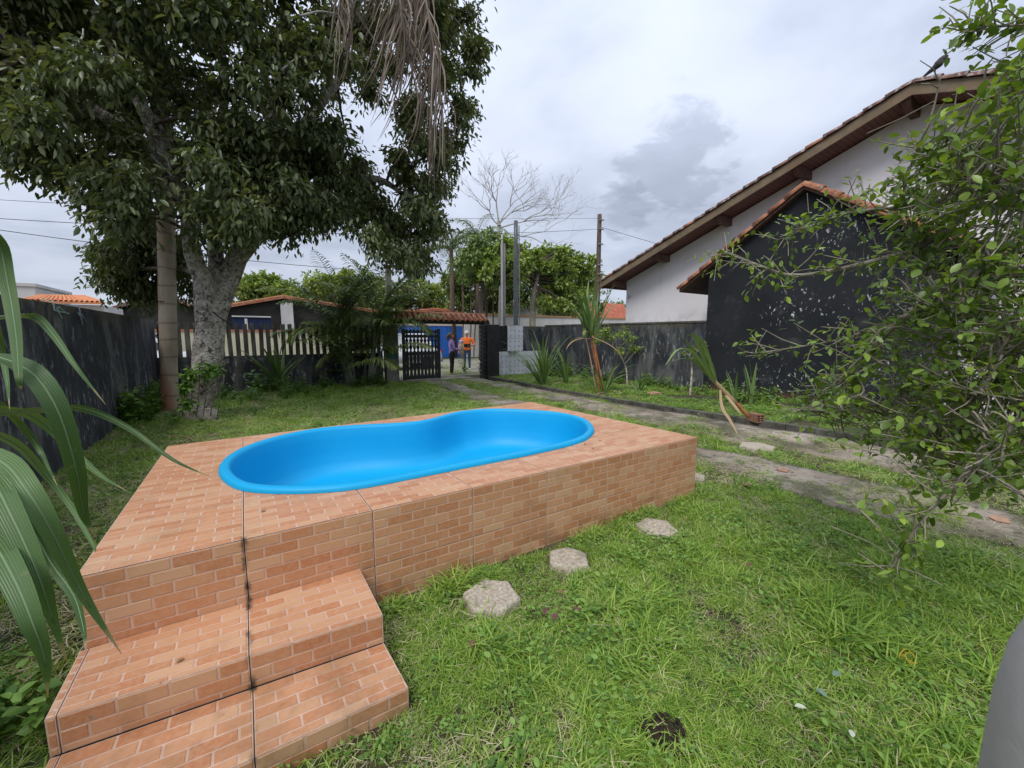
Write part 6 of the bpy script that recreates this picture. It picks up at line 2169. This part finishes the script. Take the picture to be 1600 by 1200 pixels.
KINDS = ['tuft', 'tuft', 'tuft', 'long', 'long', 'cut', 'cut', 'weed', 'weed', 'shrubby', 'shrubby']
for i, kd in enumerate(KINDS): clump(kd, 100 + i)
names_sorted = sorted(o.name for o in src.objects)       # Collection Info orders children by name
IDX = {}
for i, n in enumerate(names_sorted): IDX.setdefault(n.split('.')[0], []).append(i)


def scatter(name, pts, kinds, rot, scl, label, cat):
    me = bpy.data.meshes.new(name)
    me.vertices.add(len(pts)); me.vertices.foreach_set('co', pts.astype(np.float32).ravel())
    a = me.attributes.new('kind_index', 'INT', 'POINT'); a.data.foreach_set('value', kinds.astype(np.int32))
    a = me.attributes.new('turn', 'FLOAT_VECTOR', 'POINT'); a.data.foreach_set('vector', rot.astype(np.float32).ravel())
    a = me.attributes.new('size', 'FLOAT', 'POINT'); a.data.foreach_set('value', scl.astype(np.float32))
    me.update()
    o = bpy.data.objects.new(name, me); COL.objects.link(o)
    ng = bpy.data.node_groups.new(name + '_nodes', 'GeometryNodeTree')
    ng.interface.new_socket('Geometry', in_out='INPUT', socket_type='NodeSocketGeometry')
    ng.interface.new_socket('Geometry', in_out='OUTPUT', socket_type='NodeSocketGeometry')
    N, L = ng.nodes, ng.links
    gi, go = N.new('NodeGroupInput'), N.new('NodeGroupOutput')
    mtp = N.new('GeometryNodeMeshToPoints'); L.new(gi.outputs[0], mtp.inputs[0])
    ci = N.new('GeometryNodeCollectionInfo'); ci.inputs['Collection'].default_value = src
    ci.inputs['Separate Children'].default_value = True; ci.inputs['Reset Children'].default_value = True
    iop = N.new('GeometryNodeInstanceOnPoints'); iop.inputs['Pick Instance'].default_value = True

    def na(nm, ty):
        n = N.new('GeometryNodeInputNamedAttribute'); n.data_type = ty; n.inputs[0].default_value = nm; return n.outputs[0]
    L.new(mtp.outputs[0], iop.inputs['Points']); L.new(ci.outputs[0], iop.inputs['Instance'])
    L.new(na('kind_index', 'INT'), iop.inputs['Instance Index'])
    L.new(na('turn', 'FLOAT_VECTOR'), iop.inputs['Rotation']); L.new(na('size', 'FLOAT'), iop.inputs['Scale'])
    L.new(iop.outputs[0], go.inputs[0])
    md = o.modifiers.new('scatter', 'NODES'); md.node_group = ng
    tag(o, label, cat, None, 'stuff')
    return o


gr_ = np.random.RandomState(77)


def fbm(x, y, s, k_=0):
    return np.array([mnoise.fractal(Vector((a * s, b * s, k_)), 1.0, 2.0, 3) for a, b in zip(x, y)])


def outside_deck(x, y, pad=.02):
    return ~((x > -.70 - pad) & (x < 3.74 + pad) & (y > 2.24 - pad) & (y < 4.90 + pad)) & ~((x > -.70 - pad) & (x < .50 + pad) & (y > 1.52 - pad) & (y < 2.4))


def off_stones(x, y):
    ok = np.ones(len(x), bool)
    for cx_, cy_, r_ in ((1.13, 1.955, .165), (1.80, 2.0, .155), (2.72, 1.965, .17), (4.02, 2.5, .165), (5.95, 2.72, .23)): ok &= (x - cx_) ** 2 + (y - cy_) ** 2 > (r_ * .98) ** 2
    ok &= (x - at(1038, 1152, Z=0).x) ** 2 + (y - at(1038, 1152, Z=0).y) ** 2 > .07 ** 2
    return ok


LX0v = np.vectorize(LX0); LX1v = np.vectorize(LX1); RX0v = np.vectorize(RX0); RX1v = np.vectorize(RX1); KXv = np.vectorize(KX)
PTS, KD, SCL = [], [], []


def sow(x0, x1, y0, y1, dens, mix, smin, smax, keep=None, z=0.0):
    n = int((x1 - x0) * (y1 - y0) * dens)
    x = gr_.uniform(x0, x1, n); y = gr_.uniform(y0, y1, n)
    ok = outside_deck(x, y) & off_stones(x, y)
    if keep is not None: ok &= keep(x, y)
    x, y = x[ok], y[ok]
    f = fbm(x, y, 1.1)
    kinds = list(mix); p = np.array([mix[k_] for k_ in kinds], float)
    # clippings lie where the sward is thin
    w_ = np.tile(p, (len(x), 1))
    for j, k_ in enumerate(kinds):
        if k_ == 'cut': w_[:, j] *= np.clip(1 + 2.2 * f, .25, 3)
        if k_ in ('long', 'weed', 'shrubby'): w_[:, j] *= np.clip(1 - 2.2 * fbm(x, y, 1.9, 5.0 + j), .1, 3)
    thin = gr_.uniform(size=len(x)) < np.clip(1.02 - .55 * np.clip(f - .10, 0, 1) * 2.5, .35, 1)
    w_ /= w_.sum(1, keepdims=True)
    cs = np.cumsum(w_, 1); u = gr_.uniform(size=(len(x), 1)); ch = (u > cs).sum(1)
    for j, k_ in enumerate(kinds):
        s = (ch == j) & thin
        if not s.any(): continue
        PTS.append(np.stack([x[s], y[s], np.full(s.sum(), z)], 1)); KD.append(gr_.choice(IDX[k_], s.sum())); SCL.append(gr_.uniform(smin, smax, s.sum()) * np.clip(.92 + .7 * fbm(x[s], y[s], 1.7, 12.0), .6, 1.4))


edge_left = lambda x, y: x < LX0v(y) + gr_.normal(size=len(x)) * .16
sow(.3, 4.9, -.3, 2.35, 1300, dict(tuft=7, long=.6, cut=1.8, weed=.9), .6, 1.05, edge_left)              # lawn in front
sow(-1.9, -.72, .2, 2.4, 500, dict(tuft=3, long=.4, cut=.8, weed=2.2, shrubby=.3), .7, 1.1)               # left of the steps
sow(-.75, .5, .2, 1.5, 700, dict(tuft=5, long=.3, cut=1.2, weed=.5), .7, 1.0)
sow(-1.9, -.6, 2.2, 6.0, 520, dict(tuft=3, cut=3.2, weed=.8), .7, 1.2)
sow(-1.9, 5.0, 4.7, 9.0, 380, dict(tuft=4, cut=3.4, weed=.35), .9, 1.4, edge_left)
sow(-1.9, 5.0, 9.0, 13.3, 230, dict(tuft=4, long=.3, cut=3.0, weed=.6), 1.2, 1.8, edge_left)
sow(-.6, 1.6, 10.9, 13.4, 9, dict(shrubby=1), .6, 1.3)
sow(-1.88, -1.5, 9.6, 12.6, 60, dict(shrubby=1), 1.0, 1.9)
sow(.2, 3.7, 12.4, 13.5, 22, dict(shrubby=1, long=.8), .8, 1.7)
sow(-1.5, .2, 8.9, 9.8, 6, dict(shrubby=1), .5, .9)
sow(5.1, 6.5, -1, 13.0, 300, dict(tuft=4, long=.3, cut=2.4, weed=.6), .8, 1.3, lambda x, y: (x > LX1v(y) + gr_.normal(size=len(x)) * .16) & (x < RX0v(y) + gr_.normal(size=len(x)) * .16))
sow(3.7, 4.6, 2.3, 8.0, 380, dict(tuft=4, long=.4, cut=2.0, weed=.8), .8, 1.3, edge_left)
sow(4.2, 7.2, -.5, 13.0, 260, dict(tuft=3, cut=6, weed=.5), .35, .95, lambda x, y: fbm(x, y, .9, 2.0) > .03, .034)   # tufts and litter on the concrete
sow(7.1, 10.6, .5, 12.9, 230, dict(tuft=4, cut=1.4, weed=2.4), .8, 1.4, lambda x, y: (x > KXv(y) + .03) & (fbm(x, y, .7, 9.0) < .28), .065)
sow(9.3, 10.6, 2.0, 12.6, 5, dict(shrubby=1), .8, 1.5, None, .06)
sow(3.5, 9.0, 15.0, 24.0, 10, dict(tuft=1, cut=1, shrubby=.06), 1.2, 2.4)
sow(2.2, 4.2, -.2, 1.0, 130, dict(long=3, tuft=1, weed=.3), .7, 1.2, edge_left)
sow(.3, 4.4, 2.12, 2.24, 300, dict(long=2, tuft=2, weed=2), .7, 1.1)
PTS = np.concatenate(PTS); KD = np.concatenate(KD); SCL = np.concatenate(SCL)
ROT = np.stack([gr_.normal(size=len(PTS)) * .12, gr_.normal(size=len(PTS)) * .12, gr_.uniform(0, 6.283, len(PTS))], 1)
print('grass instances', len(PTS))
scatter('grass', PTS, KD, ROT, SCL, 'short green lawn grass with weeds and dry clippings', 'grass')

# ivy at the foot of the big tree
ri = np.random.RandomState(9)
T, O = [], []
for (x, y, r_, n) in ((298, 585, .16, 16), (322, 580, .14, 16), (288, 605, .16, 14), (338, 577, .10, 10), (292, 632, .2, 14)):
    c = np.array(at(x, y, Y=9.22)); d = rdir(n, ri); T.append(c + d * r_ * ri.uniform(.3, 1, (n, 1)) * np.array([1, .6, 1])); O.append(d)
v, F, va = leaf_sprays(np.concatenate(T), np.concatenate(O), 5, .04, .10, .7, ri, .4, twig=.12)
iv = thing('climbing_plant', tuple(base), 'bright green creeper covering the foot of the big tree', 'plant')
link('foliage', np_mesh('foliage', v, F, va), 'weed_leaf', iv)
m = MB()
for k_ in range(6):
    x = 285 + k_ * 11; m.tube(bez([at(x, 650, Y=9.25), at(x + 4, 615, Y=9.22), at(x + random.uniform(-8, 8), 578, Y=9.25)], 3), .008, 5)
m.build('stems', 'twig', iv)
ws = hexstone  # stone at the tree foot
c = at(318, 650, Z=0); m = MB()
m.lathe([(.26, -.03), (.27, .06), (.22, .15), (.12, .20), (.01, .21)], V3(c.x, c.y - .42, 0), 11)
for i in range(len(m.v)):
    p = Vector(m.v[i]); m.v[i] = tuple(p + V3(.05, .04, .03) * mnoise.noise(p * 5))
tag(m.build('rock', 'stone', None, True), 'whitish rock at the foot of the big tree', 'rock')
